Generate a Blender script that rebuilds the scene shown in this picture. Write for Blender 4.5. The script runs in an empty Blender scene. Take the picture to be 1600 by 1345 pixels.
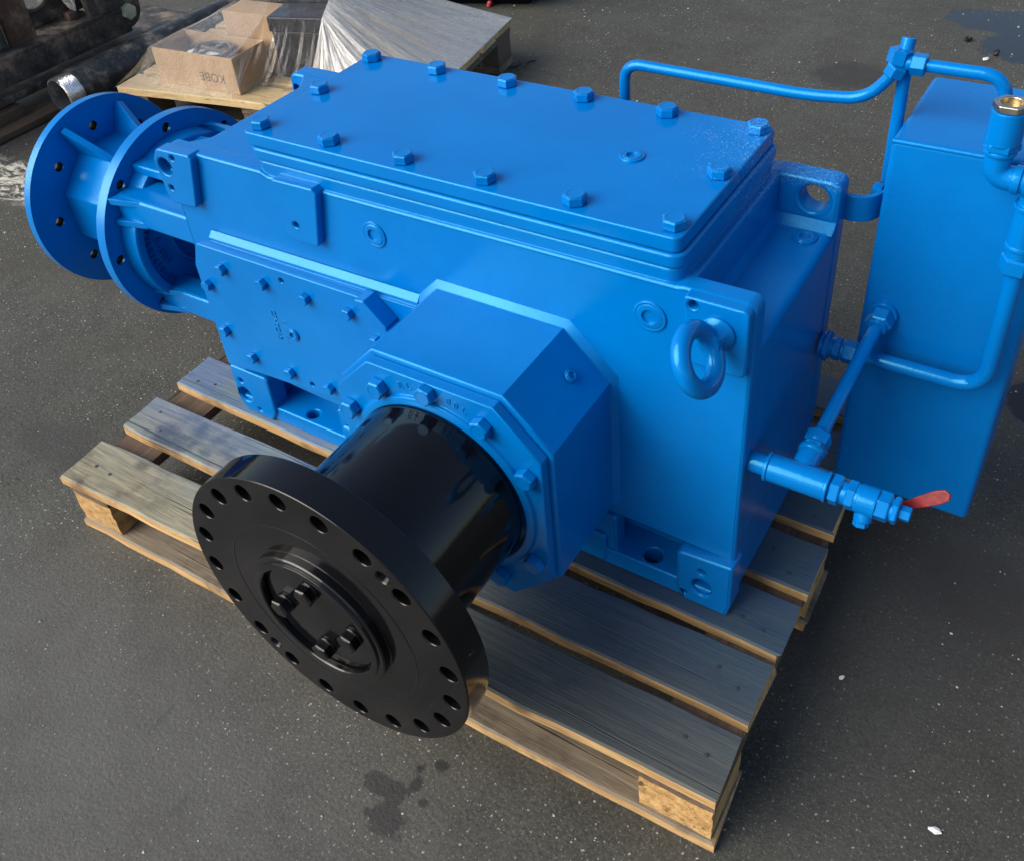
import bpy, bmesh, math, random
from mathutils import Vector, Matrix, Euler
random.seed(7)
R = math.radians
scene = bpy.context.scene
col = scene.collection

# ------------------------------------------------------------------ camera
cam_d = bpy.data.cameras.new('camera')
cam = bpy.data.objects.new('camera', cam_d)
col.objects.link(cam)
rows = ((0.84104509, 0.53461489, -0.08264429),      # camera right
        (0.27668659, -0.55639582, -0.78349743),     # camera down
        (-0.46485233, 0.6360901, -0.61587474))      # camera forward
rx, ry, rf = (Vector(v) for v in rows)
M = Matrix.Identity(4)
for i in range(3):
    M[i][0] = rx[i]; M[i][1] = -ry[i]; M[i][2] = -rf[i]
M[0][3], M[1][3], M[2][3] = 1.12269975, -0.75045346, 1.19383374
cam.matrix_world = M
cam_d.sensor_fit = 'HORIZONTAL'
cam_d.sensor_width = 36.0
cam_d.lens = 36.0 * 1530.0764 / 1600.0
cam_d.shift_x = (800.0 - 792.1117) / 1600.0
cam_d.shift_y = -(672.5 - 529.8712) / 1600.0
cam_d.clip_start = 0.05
cam_d.clip_end = 200.0
scene.camera = cam

# ------------------------------------------------------------------ sky, sun, exposure
SUN = Vector((-0.52, -0.65, 0.57)).normalized()
world = bpy.data.worlds.new('World')
scene.world = world
world.use_nodes = True
wn = world.node_tree
bg = wn.nodes['Background']
sky = wn.nodes.new('ShaderNodeTexSky')
sky.sky_type = 'NISHITA'
sky.sun_disc = False
sky.sun_elevation = math.asin(SUN.z)
sky.sun_rotation = math.atan2(SUN.x, SUN.y)
sky.air_density = 1.0
sky.dust_density = 3.0
sky.ozone_density = 1.0
wn.links.new(sky.outputs[0], bg.inputs[0])
bg.inputs[1].default_value = 0.085
sun_d = bpy.data.lights.new('sun', 'SUN')
sun_d.energy = 2.0
sun_d.angle = R(56)
sun_d.color = (1.0, 0.97, 0.92)
sun = bpy.data.objects.new('sun', sun_d)
col.objects.link(sun)
sun.rotation_euler = SUN.to_track_quat('Z', 'Y').to_euler()
scene.view_settings.view_transform = 'Standard'
scene.view_settings.look = 'None'
scene.view_settings.exposure = 1.04
scene.view_settings.gamma = 1.0
scene.view_settings.use_curve_mapping = False

# ------------------------------------------------------------------ material helpers
class NT:
    def __init__(s, name):
        s.m = bpy.data.materials.new(name)
        s.m.use_nodes = True
        s.t = s.m.node_tree
        s.b = s.t.nodes['Principled BSDF']
        s.out = s.t.nodes['Material Output']
        s.co = s.t.nodes.new('ShaderNodeTexCoord')
        s.geo = s.t.nodes.new('ShaderNodeNewGeometry')
    def n(s, kind, **kw):
        nd = s.t.nodes.new(kind)
        for k, v in kw.items():
            if k.startswith('i_'):
                key = k[2:]
                key = int(key) if key.isdigit() else key.replace('_', ' ')
                s.put(nd.inputs[key], v)
            else:
                setattr(nd, k, v)
        return nd
    def put(s, sock, v):
        if isinstance(v, bpy.types.NodeSocket):
            s.t.links.new(v, sock)
        else:
            sock.default_value = v
    def noise(s, vec, scale, detail=4, rough=0.55, dist=0.0):
        return s.n('ShaderNodeTexNoise', i_Vector=vec, i_Scale=scale, i_Detail=detail, i_Roughness=rough, i_Distortion=dist).outputs['Fac']
    def ramp(s, fac, *stops, interp='LINEAR'):
        r = s.n('ShaderNodeValToRGB', i_Fac=fac)
        e = r.color_ramp.elements
        r.color_ramp.interpolation = interp
        while len(e) < len(stops): e.new(0.5)
        for el, (p, c) in zip(e, stops):
            el.position = p
            el.color = c if len(c) == 4 else (*c, 1)
        return r.outputs['Color']
    def mix(s, fac, a, b, mode='MIX'):
        m = s.n('ShaderNodeMix', data_type='RGBA', blend_type=mode)
        s.put(m.inputs[0], fac)
        for k, v in ((6, a), (7, b)):
            if isinstance(v, tuple) and len(v) == 3: v = (*v, 1)
            s.put(m.inputs[k], v)
        return m.outputs[2]
    def math(s, op, a, b=0.0, c=0.0, clamp=False):
        m = s.n('ShaderNodeMath', operation=op, use_clamp=clamp)
        for k, v in enumerate((a, b, c)): s.put(m.inputs[k], v)
        return m.outputs[0]
    def mapr(s, v, a, b, c=0.0, d=1.0, smooth=True):
        m = s.n('ShaderNodeMapRange', interpolation_type='SMOOTHSTEP' if smooth else 'LINEAR')
        for k, q in enumerate((v, a, b, c, d)): s.put(m.inputs[k], q)
        return m.outputs[0]
    def scale(s, vec, v3, rot=(0, 0, 0)):
        return s.n('ShaderNodeMapping', i_Vector=vec, i_Scale=v3, i_Rotation=rot).outputs[0]
    def bump(s, h, strength=0.3, dist=0.001, normal=None):
        b = s.n('ShaderNodeBump', i_Height=h, i_Strength=strength, i_Distance=dist)
        if normal: s.put(b.inputs['Normal'], normal)
        return b.outputs[0]
    def set(s, **kw):
        for k, v in kw.items():
            if isinstance(v, tuple) and len(v) == 3: v = (*v, 1)
            s.put(s.b.inputs[k.replace('_', ' ')], v)
        return s.m

def paint(name, base, dark, rough, cast, bevel, peel=0.12, coat=0.0, glare=False):
    m = NT(name)
    p = m.geo.outputs['Position']
    big = m.noise(p, 6.0, 5, 0.6)
    c = m.mix(m.mapr(big, 0.35, 0.7), base, dark)
    thin = m.mapr(m.noise(p, 38.0, 6, 0.7), 0.52, 0.74)
    c = m.mix(m.math('MULTIPLY', thin, 0.22 if cast else 0.08), c, tuple(q * 0.72 for q in base))
    if glare:  # pale speckle paints the glare at the back-right corner into the colour
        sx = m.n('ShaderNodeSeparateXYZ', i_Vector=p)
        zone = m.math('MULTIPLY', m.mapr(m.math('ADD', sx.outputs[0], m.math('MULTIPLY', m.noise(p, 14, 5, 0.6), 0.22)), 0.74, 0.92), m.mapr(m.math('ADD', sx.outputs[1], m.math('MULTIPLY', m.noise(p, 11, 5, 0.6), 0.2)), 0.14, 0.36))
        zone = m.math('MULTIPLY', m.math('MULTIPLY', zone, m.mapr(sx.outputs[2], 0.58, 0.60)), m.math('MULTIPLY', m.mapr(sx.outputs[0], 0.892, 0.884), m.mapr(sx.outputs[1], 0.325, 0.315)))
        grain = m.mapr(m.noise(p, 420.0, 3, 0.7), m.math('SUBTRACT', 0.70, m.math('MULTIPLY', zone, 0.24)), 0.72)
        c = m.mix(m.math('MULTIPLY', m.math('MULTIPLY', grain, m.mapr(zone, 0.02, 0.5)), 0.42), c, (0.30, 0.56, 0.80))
    spots = m.mapr(m.noise(p, 260.0, 2, 0.5), 0.76, 0.80)
    c = m.mix(m.math('MULTIPLY', spots, 0.35 if cast else 0.12), c, tuple(min(1, x * 1.8 + 0.03) for x in base))
    nrm = m.n('ShaderNodeBevel', samples=4, i_Radius=bevel).outputs[0] if bevel else None
    if cast:
        h = m.math('ADD', m.math('MULTIPLY', m.noise(p, 900.0, 2, 0.6), 0.7), m.math('MULTIPLY', m.noise(p, 330.0, 2, 0.5), 0.6))
        nrm = m.bump(h, cast, 0.0012, nrm)
    nrm = m.bump(m.noise(p, 170.0, 2, 0.4), peel, 0.0012, nrm)
    r = m.mapr(m.noise(p, 30.0, 5, 0.65), 0.3, 0.75, rough * 0.75, rough * 1.35, False)
    m.set(Base_Color=c, Roughness=r, Normal=nrm)
    m.b.inputs['Specular Tint'].default_value = (0.22, 0.86, 1.0, 1) if base[2] > 0.1 else (1, 1, 1, 1)
    m.b.inputs['Specular IOR Level'].default_value = 0.55 if base[2] > 0.1 else 0.42
    m.b.inputs['Coat Weight'].default_value = coat
    m.b.inputs['Coat Roughness'].default_value = 0.08
    return m.m

BLUE = (0.0, 0.150, 0.485)
BLUED = (0.0, 0.132, 0.44)
M_CAST = paint('blue_cast_paint', BLUE, BLUED, 0.15, 0.20, 0.0014, glare=True)
M_BLUE = paint('blue_paint', BLUE, BLUED, 0.12, 0.0, 0.0015, 0.12, glare=True)
M_TANK = paint('blue_sheet_paint', BLUE, BLUED, 0.30, 0.0, 0.003, 0.05)
M_BLACK = paint('black_gloss_paint', (0.003, 0.003, 0.0035), (0.005, 0.005, 0.006), 0.09, 0.0, 0.0012, 0.05)

def m_dull_black():
    m = NT('shade_black'); m.b.inputs['Specular IOR Level'].default_value = 0.0; return m.set(Base_Color=(0.004, 0.005, 0.006), Roughness=0.9)
M_SHADE = m_dull_black()  # near-black colour standing for shade inside holes and under the machine
def m_red():
    m = NT('red_lever_coating'); p = m.geo.outputs['Position']
    n = m.noise(p, 140, 4, 0.6)
    return m.set(Base_Color=m.ramp(n, (0.35, (0.13, 0.008, 0.010)), (0.7, (0.24, 0.018, 0.022))), Roughness=0.45, Normal=m.bump(n, 0.3))
M_RED = m_red()
def m_nickel():
    m = NT('worn_nickel'); p = m.geo.outputs['Position']
    n = m.noise(p, 120, 4, 0.6)
    return m.set(Base_Color=m.ramp(n, (0.3, (0.45, 0.40, 0.33)), (0.7, (0.75, 0.71, 0.63))), Metallic=1.0, Roughness=0.28)
M_NICKEL = m_nickel()
def m_brass():
    m = NT('brass_strainer'); p = m.geo.outputs['Position']
    return m.set(Base_Color=m.ramp(m.noise(p, 300, 3), (0.3, (0.28, 0.17, 0.05)), (0.7, (0.62, 0.45, 0.2))), Metallic=0.8, Roughness=0.4)
M_BRASS = m_brass()

def wood(name, light, mid, dark, overspray=0.0, grain_axis='X', seed=0.0, stain=0.5):
    m = NT(name)
    oi = m.n('ShaderNodeObjectInfo')
    p = m.geo.outputs['Position']
    off = m.n('ShaderNodeVectorMath', operation='ADD')
    m.put(off.inputs[0], p)
    cmb = m.n('ShaderNodeCombineXYZ')
    m.put(cmb.inputs[0], m.math('MULTIPLY', oi.outputs['Random'], 9.0))
    m.put(cmb.inputs[1], m.math('MULTIPLY', oi.outputs['Random'], 17.0)); cmb.inputs[2].default_value = seed
    m.put(off.inputs[1], cmb.outputs[0])
    v = off.outputs[0]
    sc = (1.6, 26.0, 26.0) if grain_axis == 'X' else (26.0, 1.6, 26.0)
    g1 = m.noise(m.scale(v, sc), 3.2, 6, 0.62, 0.7)
    g2 = m.noise(m.scale(v, tuple(3.5 * q for q in sc)), 4.0, 4, 0.6, 0.3)
    g = m.math('ADD', m.math('MULTIPLY', g1, 0.62), m.math('MULTIPLY', g2, 0.38))
    c = m.ramp(g, (0.30, dark), (0.5, mid), (0.68, light))
    c = m.mix(m.math('MULTIPLY', m.mapr(oi.outputs['Random'], 0, 1, 0.0, 0.35), 1.0), c, tuple(q * 0.55 for q in mid))
    bl = m.mapr(m.noise(v, 9.0, 6, 0.62), 0.52, 0.72)
    c = m.mix(m.math('MULTIPLY', bl, stain), c, tuple(q * 0.35 for q in dark))
    cr = m.noise(m.scale(v, (0.9, 55.0, 55.0) if grain_axis == 'X' else (55.0, 0.9, 55.0)), 2.2, 3, 0.5, 0.25)
    crack = m.mapr(cr, 0.655, 0.70)
    c = m.mix(m.math('MULTIPLY', crack, 0.8), c, tuple(q * 0.25 for q in dark))
    # dark knots and nail stains
    vo = m.n('ShaderNodeTexVoronoi', i_Vector=m.scale(v, (5.0, 9.0, 9.0) if grain_axis == 'X' else (9.0, 5.0, 9.0)), i_Scale=1.5)
    c = m.mix(m.math('MULTIPLY', m.mapr(vo.outputs['Distance'], 0.16, 0.05), 0.6), c, tuple(q * 0.3 for q in dark))
    if overspray:
        sx = m.n('ShaderNodeSeparateXYZ', i_Vector=p)
        x, y = sx.outputs[0], sx.outputs[1]
        n = m.noise(p, 7.0, 6, 0.65)
        near = m.mapr(m.math('ADD', y, m.math('MULTIPLY', n, 0.26)), -0.10, 0.14)
        right = m.mapr(m.math('ADD', x, m.math('MULTIPLY', n, 0.3)), 0.40, 0.95)
        a = m.math('MULTIPLY', near, m.mapr(right, 0, 1, 0.56, 1.0))
        c = m.mix(m.math('MULTIPLY', a, overspray), c, m.mix(m.mapr(n, 0.4, 0.62), (0.008, 0.13, 0.38), (0.05, 0.17, 0.26)))
        # grey painted-over wood on the right half
        c = m.mix(m.math('MULTIPLY', right, 0.82), c, m.mix(n, (0.010, 0.022, 0.034), (0.050, 0.064, 0.070)))
    h = m.math('SUBTRACT', m.math('ADD', g, m.math('MULTIPLY', bl, -0.1)), m.math('MULTIPLY', crack, 0.8))
    m.set(Base_Color=c, Roughness=m.mapr(g, 0.3, 0.7, 0.62, 0.82), Normal=m.bump(h, 0.55, 0.003))
    return m.m
M_DECK = wood('weathered_deck_wood', (0.43, 0.38, 0.235), (0.25, 0.225, 0.145), (0.080, 0.070, 0.048), 0.9, stain=0.8)
M_RAWX = wood('raw_sawn_wood', (0.72, 0.50, 0.25), (0.52, 0.32, 0.13), (0.20, 0.10, 0.045), 0.0, stain=0.72)
M_RAWY = wood('raw_block_wood', (0.66, 0.45, 0.20), (0.46, 0.27, 0.10), (0.15, 0.07, 0.025), 0.0, 'Y', stain=0.6)
M_OLDX = wood('old_bottom_board_wood', (0.36, 0.29, 0.20), (0.22, 0.175, 0.12), (0.07, 0.055, 0.04), 0.0, stain=0.6)
M_PINE = wood('pale_pine', (0.70, 0.55, 0.31), (0.56, 0.41, 0.20), (0.33, 0.22, 0.10), 0.0, stain=0.12)
M_OLDB = wood('dirty_timber', (0.17, 0.11, 0.07), (0.10, 0.065, 0.04), (0.035, 0.024, 0.017), 0.0, 'Y', stain=0.5)

def m_ground():
    m = NT('oily_asphalt')
    p = m.geo.outputs['Position']
    sx = m.n('ShaderNodeSeparateXYZ', i_Vector=p)
    x, y = sx.outputs[0], sx.outputs[1]
    big = m.noise(p, 1.3, 6, 0.6)
    mid = m.noise(p, 7.0, 6, 0.68)
    fine = m.noise(p, 190.0, 3, 0.6)
    c = m.ramp(big, (0.32, (0.0348, 0.0345, 0.0274)), (0.68, (0.0626, 0.0620, 0.0487)))
    c = m.mix(m.mapr(mid, 0.38, 0.66), c, (0.0295, 0.0292, 0.0237))
    c = m.mix(m.math('MULTIPLY', m.mapr(fine, 0.4, 0.75), 0.6), c, (0.0869, 0.0867, 0.0693))
    c = m.mix(m.math('MULTIPLY', m.mapr(fine, 0.45, 0.3), 0.55), c, (0.0174, 0.0173, 0.0137))
    agg = m.n('ShaderNodeTexVoronoi', voronoi_dimensions='2D', i_Vector=p, i_Scale=330.0)
    ac = m.n('ShaderNodeSeparateColor', i_Color=agg.outputs['Color']).outputs[0]
    c = m.mix(m.math('MULTIPLY', m.mapr(ac, 0.45, 1.0), 0.35), c, (0.0869, 0.0867, 0.0693))
    c = m.mix(m.math('MULTIPLY', m.mapr(ac, 0.5, 0.0), 0.35), c, (0.0226, 0.0226, 0.0182))
    warm = m.mapr(m.noise(p, 2.1, 5, 0.6), 0.5, 0.7)
    c = m.mix(m.math('MULTIPLY', warm, 0.35), c, (0.0521, 0.0442, 0.0304))
    # light stone chips of several sizes
    wv = m.n('ShaderNodeTexNoise', i_Vector=p, i_Scale=150.0, i_Detail=2.0)
    warp = m.n('ShaderNodeVectorMath', operation='MULTIPLY_ADD', i_0=wv.outputs['Color'], i_1=(0.0053, 0.0053, 0.0000), i_2=p).outputs[0]
    for sc, th, amt, colr in ((120.0, 0.14, 0.65, (0.2765, 0.2716, 0.2346)), (60.0, 0.085, 0.95, (0.4608, 0.4501, 0.3876)), (240.0, 0.22, 0.6, (0.1997, 0.1979, 0.1718))):
        vo = m.n('ShaderNodeTexVoronoi', voronoi_dimensions='2D', i_Vector=warp, i_Scale=sc)
        keep = m.mapr(m.n('ShaderNodeSeparateColor', i_Color=vo.outputs['Color']).outputs[0], 0.60, 0.64, 0, 1, False)
        s = m.math('MULTIPLY', m.mapr(vo.outputs['Distance'], th, th * 0.55), keep)
        patch = m.mapr(m.noise(p, 3.0, 4, 0.6), 0.36, 0.62, 0.30, 1.0)
        c = m.mix(m.math('MULTIPLY', m.math('MULTIPLY', s, patch), amt), c, colr)
    rough = m.mapr(mid, 0.3, 0.7, 0.62, 0.85)
    wob = m.math('MULTIPLY', m.math('SUBTRACT', m.noise(p, 16.0, 7, 0.72), 0.5), 0.16)
    wob2 = m.math('MULTIPLY', m.math('SUBTRACT', m.noise(p, 60.0, 5, 0.7), 0.5), 0.07)
    wobs = m.math('ADD', wob, wob2)
    def blob(bx, by, rxx, ryy, soft, k):
        dx = m.math('DIVIDE', m.math('SUBTRACT', x, bx), rxx)
        dy = m.math('DIVIDE', m.math('SUBTRACT', y, by), ryy)
        d = m.math('SQRT', m.math('ADD', m.math('MULTIPLY', dx, dx), m.math('MULTIPLY', dy, dy)))
        d = m.math('ADD', d, m.math('MULTIPLY', wobs, k))
        return m.mapr(d, 1.0 + soft, 1.0 - soft)
    def over(c, a, colr, amt): return m.mix(m.math('MULTIPLY', a, amt), c, colr)
    # oil drips in front of the pallet
    for b in ((0.600, -0.392, 0.027, 0.018, 0.2, 15), (0.562, -0.362, 0.021, 0.013, 0.2, 15), (0.592, -0.362, 0.012, 0.015, 0.2, 16), (0.606, -0.338, 0.008, 0.016, 0.3, 18), (0.598, -0.318, 0.006, 0.008, 0.4, 18), (0.620, -0.300, 0.010, 0.008, 0.3, 12), (0.628, -0.352, 0.006, 0.005, 0.4, 14), (0.575, -0.395, 0.008, 0.006, 0.4, 16)):
        a = blob(*b); c = over(c, a, (0.006, 0.005, 0.004), 0.97)
    # shade painted wide over the right ground, dark patches by the pallet, black oil patch right of the tank, stain behind
    for b, colr, amt in (((1.17, 0.74, 0.09, 0.07, 0.08, 5), (0.003, 0.003, 0.003), 0.97),
                         ((0.45, 1.93, 0.10, 0.09, 0.3, 6), (0.022, 0.02, 0.018), 0.7),
                         ((1.16, 0.30, 0.10, 0.08, 0.5, 4), (0.022, 0.02, 0.019), 0.75),
                         ((1.02, 0.22, 0.20, 0.16, 0.6, 3), (0.026, 0.024, 0.022), 0.5), ((1.35, 0.15, 0.55, 0.65, 0.7, 2), (0.026, 0.024, 0.021), 0.5), ((0.245, -0.44, 0.004, 0.03, 0.4, 3), (0.02, 0.019, 0.018), 0.8), ((0.36, -0.51, 0.006, 0.022, 0.5, 5), (0.02, 0.019, 0.018), 0.7),
                                                  ((-0.35, -0.15, 0.10, 0.05, 0.5, 6), (0.03, 0.028, 0.026), 0.6),
                         ((0.15, -0.5, 0.5, 0.2, 0.8, 3), (0.085, 0.083, 0.078), 0.6)):
        a = blob(*b); c = over(c, a, colr, amt)
    # streaky floor glare painted pale by the left edge
    a = blob(-1.42, 0.46, 0.26, 0.085, 0.3, 5)
    c = over(c, m.math('MULTIPLY', a, m.mapr(m.noise(m.scale(p, (5, 9, 5), (0, 0, 0.5)), 3.0, 8, 0.75, 1.2), 0.44, 0.58)), (0.62, 0.59, 0.50), 0.9)
    # wet puddle top right: dark and glossy; a damp bluish film beside it
    pud = blob(0.80, 2.46, 0.22, 0.10, 0.05, 6)
    pud2 = blob(0.95, 2.28, 0.24, 0.13, 0.05, 5)
    pd = m.math('MAXIMUM', pud, pud2)
    c = over(c, pd, (0.010, 0.012, 0.013), 0.9)
    blackoil = blob(1.17, 0.74, 0.09, 0.07, 0.08, 5)
    wet = m.math('MAXIMUM', pd, blackoil)
    rough = m.math('SUBTRACT', rough, m.math('MULTIPLY', wet, 0.55))
    h = m.math('ADD', m.math('MULTIPLY', fine, 0.7), m.math('MULTIPLY', mid, 1.2))
    nb = m.n('ShaderNodeBump', i_Height=h, i_Distance=0.003)
    m.put(nb.inputs['Strength'], m.mapr(wet, 0, 1, 0.55, 0.06))
    m.set(Base_Color=c, Roughness=rough, Normal=nb.outputs[0])
    return m.m
M_GROUND = m_ground()

def m_rust(name, a, b, c, rough=0.6):
    m = NT(name); p = m.geo.outputs['Position']
    n = m.noise(p, 14, 7, 0.68); n2 = m.noise(p, 90, 4, 0.6)
    k = m.ramp(n, (0.38, a), (0.52, b), (0.66, c))
    return m.set(Base_Color=m.mix(m.math('MULTIPLY', m.mapr(n2, 0.55, 0.75), 0.5), k, c), Roughness=rough, Normal=m.bump(m.math('ADD', n, n2), 0.4, 0.003))
M_FRAME = m_rust('dirty_black_steel', (0.016, 0.015, 0.014), (0.055, 0.048, 0.040), (0.24, 0.17, 0.115))
M_RUST = m_rust('rusty_steel', (0.05, 0.022, 0.014), (0.085, 0.04, 0.026), (0.17, 0.12, 0.09))
M_OLIVE = m_rust('grey_green_steel', (0.05, 0.052, 0.042), (0.10, 0.10, 0.08), (0.17, 0.16, 0.14))
M_PIPE = m_rust('scuffed_black_pipe', (0.016, 0.016, 0.016), (0.045, 0.043, 0.040), (0.26, 0.22, 0.17), 0.34)
M_CHROME = m_rust('bright_thread_steel', (0.5, 0.5, 0.5), (0.7, 0.7, 0.7), (0.85, 0.85, 0.85), 0.22)
M_CHROME.node_tree.nodes['Principled BSDF'].inputs['Metallic'].default_value = 0.9
M_ZINC = m_rust('yellow_zinc_bolt', (0.28, 0.29, 0.2), (0.42, 0.43, 0.3), (0.55, 0.56, 0.44), 0.4)
M_CARD = m_rust('brown_cardboard', (0.36, 0.235, 0.13), (0.40, 0.265, 0.15), (0.44, 0.30, 0.175), 0.85)
M_INK = NT('brown_ink').set(Base_Color=(0.10, 0.06, 0.045), Roughness=0.8)
M_DARKBOX = m_rust('dark_unit_paint', (0.012, 0.013, 0.015), (0.02, 0.022, 0.026), (0.05, 0.055, 0.07), 0.3)
M_GREYB = m_rust('grey_machine_paint', (0.20, 0.20, 0.195), (0.27, 0.27, 0.26), (0.36, 0.36, 0.35), 0.5)
M_COIL = m_rust('grey_coated_ring', (0.06, 0.06, 0.06), (0.10, 0.10, 0.10), (0.2, 0.2, 0.2), 0.4)
M_WHITE = NT('white_plastic_scrap').set(Base_Color=(0.7, 0.69, 0.66), Roughness=0.5)
M_GRIT = NT('stone_grit').set(Base_Color=(0.36, 0.35, 0.32), Roughness=0.7)
M_CRIM = NT('crimson_plastic_scrap').set(Base_Color=(0.45, 0.02, 0.05), Roughness=0.5)
M_BLKSCRAP = NT('black_scrap').set(Base_Color=(0.008, 0.008, 0.008), Roughness=0.5)
M_NAIL = NT('nail_steel').set(Base_Color=(0.09, 0.085, 0.08), Metallic=0.6, Roughness=0.5)

def m_film(name, base, white, shine, lo=0.44, hi=0.62, trans=0.35):
    m = NT(name)
    m.t.nodes.remove(m.b)
    uv = m.co.outputs['UV']
    s1 = m.noise(m.scale(uv, (22.0, 0.9, 1.0)), 2.0, 6, 0.72, 0.8)
    s2 = m.noise(m.scale(uv, (80.0, 2.2, 1.0)), 2.0, 4, 0.6, 0.3)
    k = m.math('ADD', m.math('MULTIPLY', s1, 0.6), m.math('MULTIPLY', s2, 0.4))
    nb = m.bump(k, 0.9, 0.010)
    tr = m.n('ShaderNodeBsdfTransparent').outputs[0]
    df = m.n('ShaderNodeBsdfDiffuse', i_Color=(0.90, 0.89, 0.86, 1), i_Normal=nb).outputs[0]
    tl = m.n('ShaderNodeBsdfTranslucent', i_Color=(0.92, 0.91, 0.88, 1), i_Normal=nb).outputs[0]
    gl = m.n('ShaderNodeBsdfGlossy', i_Color=(1, 1, 1, 1), i_Roughness=0.16, i_Normal=nb).outputs[0]
    milk = m.n('ShaderNodeMixShader', i_0=trans, i_1=df, i_2=tl).outputs[0]
    a = m.mapr(k, lo, hi, base, white, False)
    sh = m.n('ShaderNodeMixShader', i_0=a, i_1=tr, i_2=milk).outputs[0]
    g = m.math('MULTIPLY', m.math('ADD', m.n('ShaderNodeLayerWeight', i_Blend=0.25, i_Normal=nb).outputs['Fresnel'], 0.03), shine, clamp=True)
    sh = m.n('ShaderNodeMixShader', i_0=g, i_1=sh, i_2=gl).outputs[0]
    m.t.links.new(sh, m.out.inputs[0])
    return m.m
M_CLEAR = m_film('clear_stretch_film', 0.02, 0.24, 0.28)
M_FILM = m_film('streaky_stretch_film', 0.0, 0.60, 0.10, 0.57, 0.72)
M_FILMW = m_film('milky_stretch_film', 0.62, 1.0, 0.8, 0.38, 0.56, 0.75)

# ------------------------------------------------------------------ mesh helpers
FRONT = lambda y: Matrix(((1, 0, 0, 0), (0, 0, -1, y), (0, 1, 0, 0), (0, 0, 0, 1)))   # local z -> -Y, base at y
END = lambda x: Matrix(((0, 0, 1, x), (1, 0, 0, 0), (0, 1, 0, 0), (0, 0, 0, 1)))      # local (x,y,z) -> (Y,Z,X)
TOP = lambda z: Matrix.Translation((0, 0, z))

def area(p):
    return 0.5 * sum(p[i][0] * p[(i + 1) % len(p)][1] - p[(i + 1) % len(p)][0] * p[i][1] for i in range(len(p)))
def circle(cx, cy, r, n=24, a0=0.0, ry=None):
    return [(cx + r * math.cos(a0 + 2 * math.pi * i / n), cy + (ry or r) * math.sin(a0 + 2 * math.pi * i / n)) for i in range(n)]
def rnd(poly, r, n=4):
    """round the corners of a polygon; r a number or one per corner"""
    out = []
    N = len(poly)
    for i in range(N):
        rr = r[i] if isinstance(r, (list, tuple)) else r
        a, b, c = Vector(poly[i - 1]), Vector(poly[i]), Vector(poly[(i + 1) % N])
        if rr <= 0: out.append(tuple(b)); continue
        u, v = (a - b).normalized(), (c - b).normalized()
        ang = math.acos(max(-1, min(1, u.dot(v))))
        if ang > math.pi - 0.05: out.append(tuple(b)); continue
        t = min(rr / math.tan(ang / 2), 0.48 * (a - b).length, 0.48 * (c - b).length)
        re = t * math.tan(ang / 2)
        cen = b + (u + v).normalized() * (re / math.sin(ang / 2))
        p0, p1 = b + u * t, b + v * t
        a0 = math.atan2(p0.y - cen.y, p0.x - cen.x); a1 = math.atan2(p1.y - cen.y, p1.x - cen.x)
        d = (a1 - a0 + math.pi) % (2 * math.pi) - math.pi
        for k in range(n + 1):
            q = a0 + d * k / n
            out.append((cen.x + re * math.cos(q), cen.y + re * math.sin(q)))
    return out
def box2(x0, y0, x1, y1): return [(x0, y0), (x1, y0), (x1, y1), (x0, y1)]

def slab(bm, outline, holes, h0, h1, mat, bev=0.0, res=2):
    """filled plate with holes and rounded rims, local z from h0 to h1"""
    cu = bpy.data.curves.new('plate_curve', 'CURVE')
    cu.dimensions = '2D'; cu.fill_mode = 'BOTH'
    cu.extrude = max((h1 - h0) / 2 - bev, 1e-5)
    cu.bevel_depth = bev; cu.bevel_resolution = res; cu.offset = -bev
    for k, pl in enumerate([outline] + list(holes)):
        ar = area(pl)
        if (k == 0) == (ar > 0): pl = pl[::-1]
        sp = cu.splines.new('POLY'); sp.points.add(len(pl) - 1); sp.use_cyclic_u = True
        for q, p in zip(sp.points, pl): q.co = (p[0], p[1], 0, 1)
    ob = bpy.data.objects.new('plate_curve', cu)
    me = bpy.data.meshes.new_from_object(ob)
    me.transform(mat @ Matrix.Translation((0, 0, (h0 + h1) / 2)))
    bm.from_mesh(me)
    bpy.data.objects.remove(ob); bpy.data.curves.remove(cu); bpy.data.meshes.remove(me)

def solid(bm, verts, faces):
    vs = [bm.verts.new(v) for v in verts]
    for f in faces: bm.faces.new([vs[i] for i in f])
    return vs
def hexa(bm, b, t):
    """solid from four bottom and four top points (each ccw seen from above)"""
    solid(bm, list(b) + list(t), [(3, 2, 1, 0), (4, 5, 6, 7), (0, 1, 5, 4), (1, 2, 6, 5), (2, 3, 7, 6), (3, 0, 4, 7)])
def bx(bm, x0, y0, z0, x1, y1, z1, bev=0.0, mat=None, seg=2):
    n0 = set(bm.verts)
    r = bmesh.ops.create_cube(bm, size=1.0, matrix=Matrix.Translation(((x0 + x1) / 2, (y0 + y1) / 2, (z0 + z1) / 2)) @ Matrix.Diagonal((abs(x1 - x0), abs(y1 - y0), abs(z1 - z0), 1)))
    if bev:
        es = list({e for v in r['verts'] for e in v.link_edges})
        bmesh.ops.bevel(bm, geom=es, offset=bev, segments=seg, profile=0.5, affect='EDGES')
    if mat is not None:
        for v in bm.verts:
            if v not in n0: v.co = mat @ v.co
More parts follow.
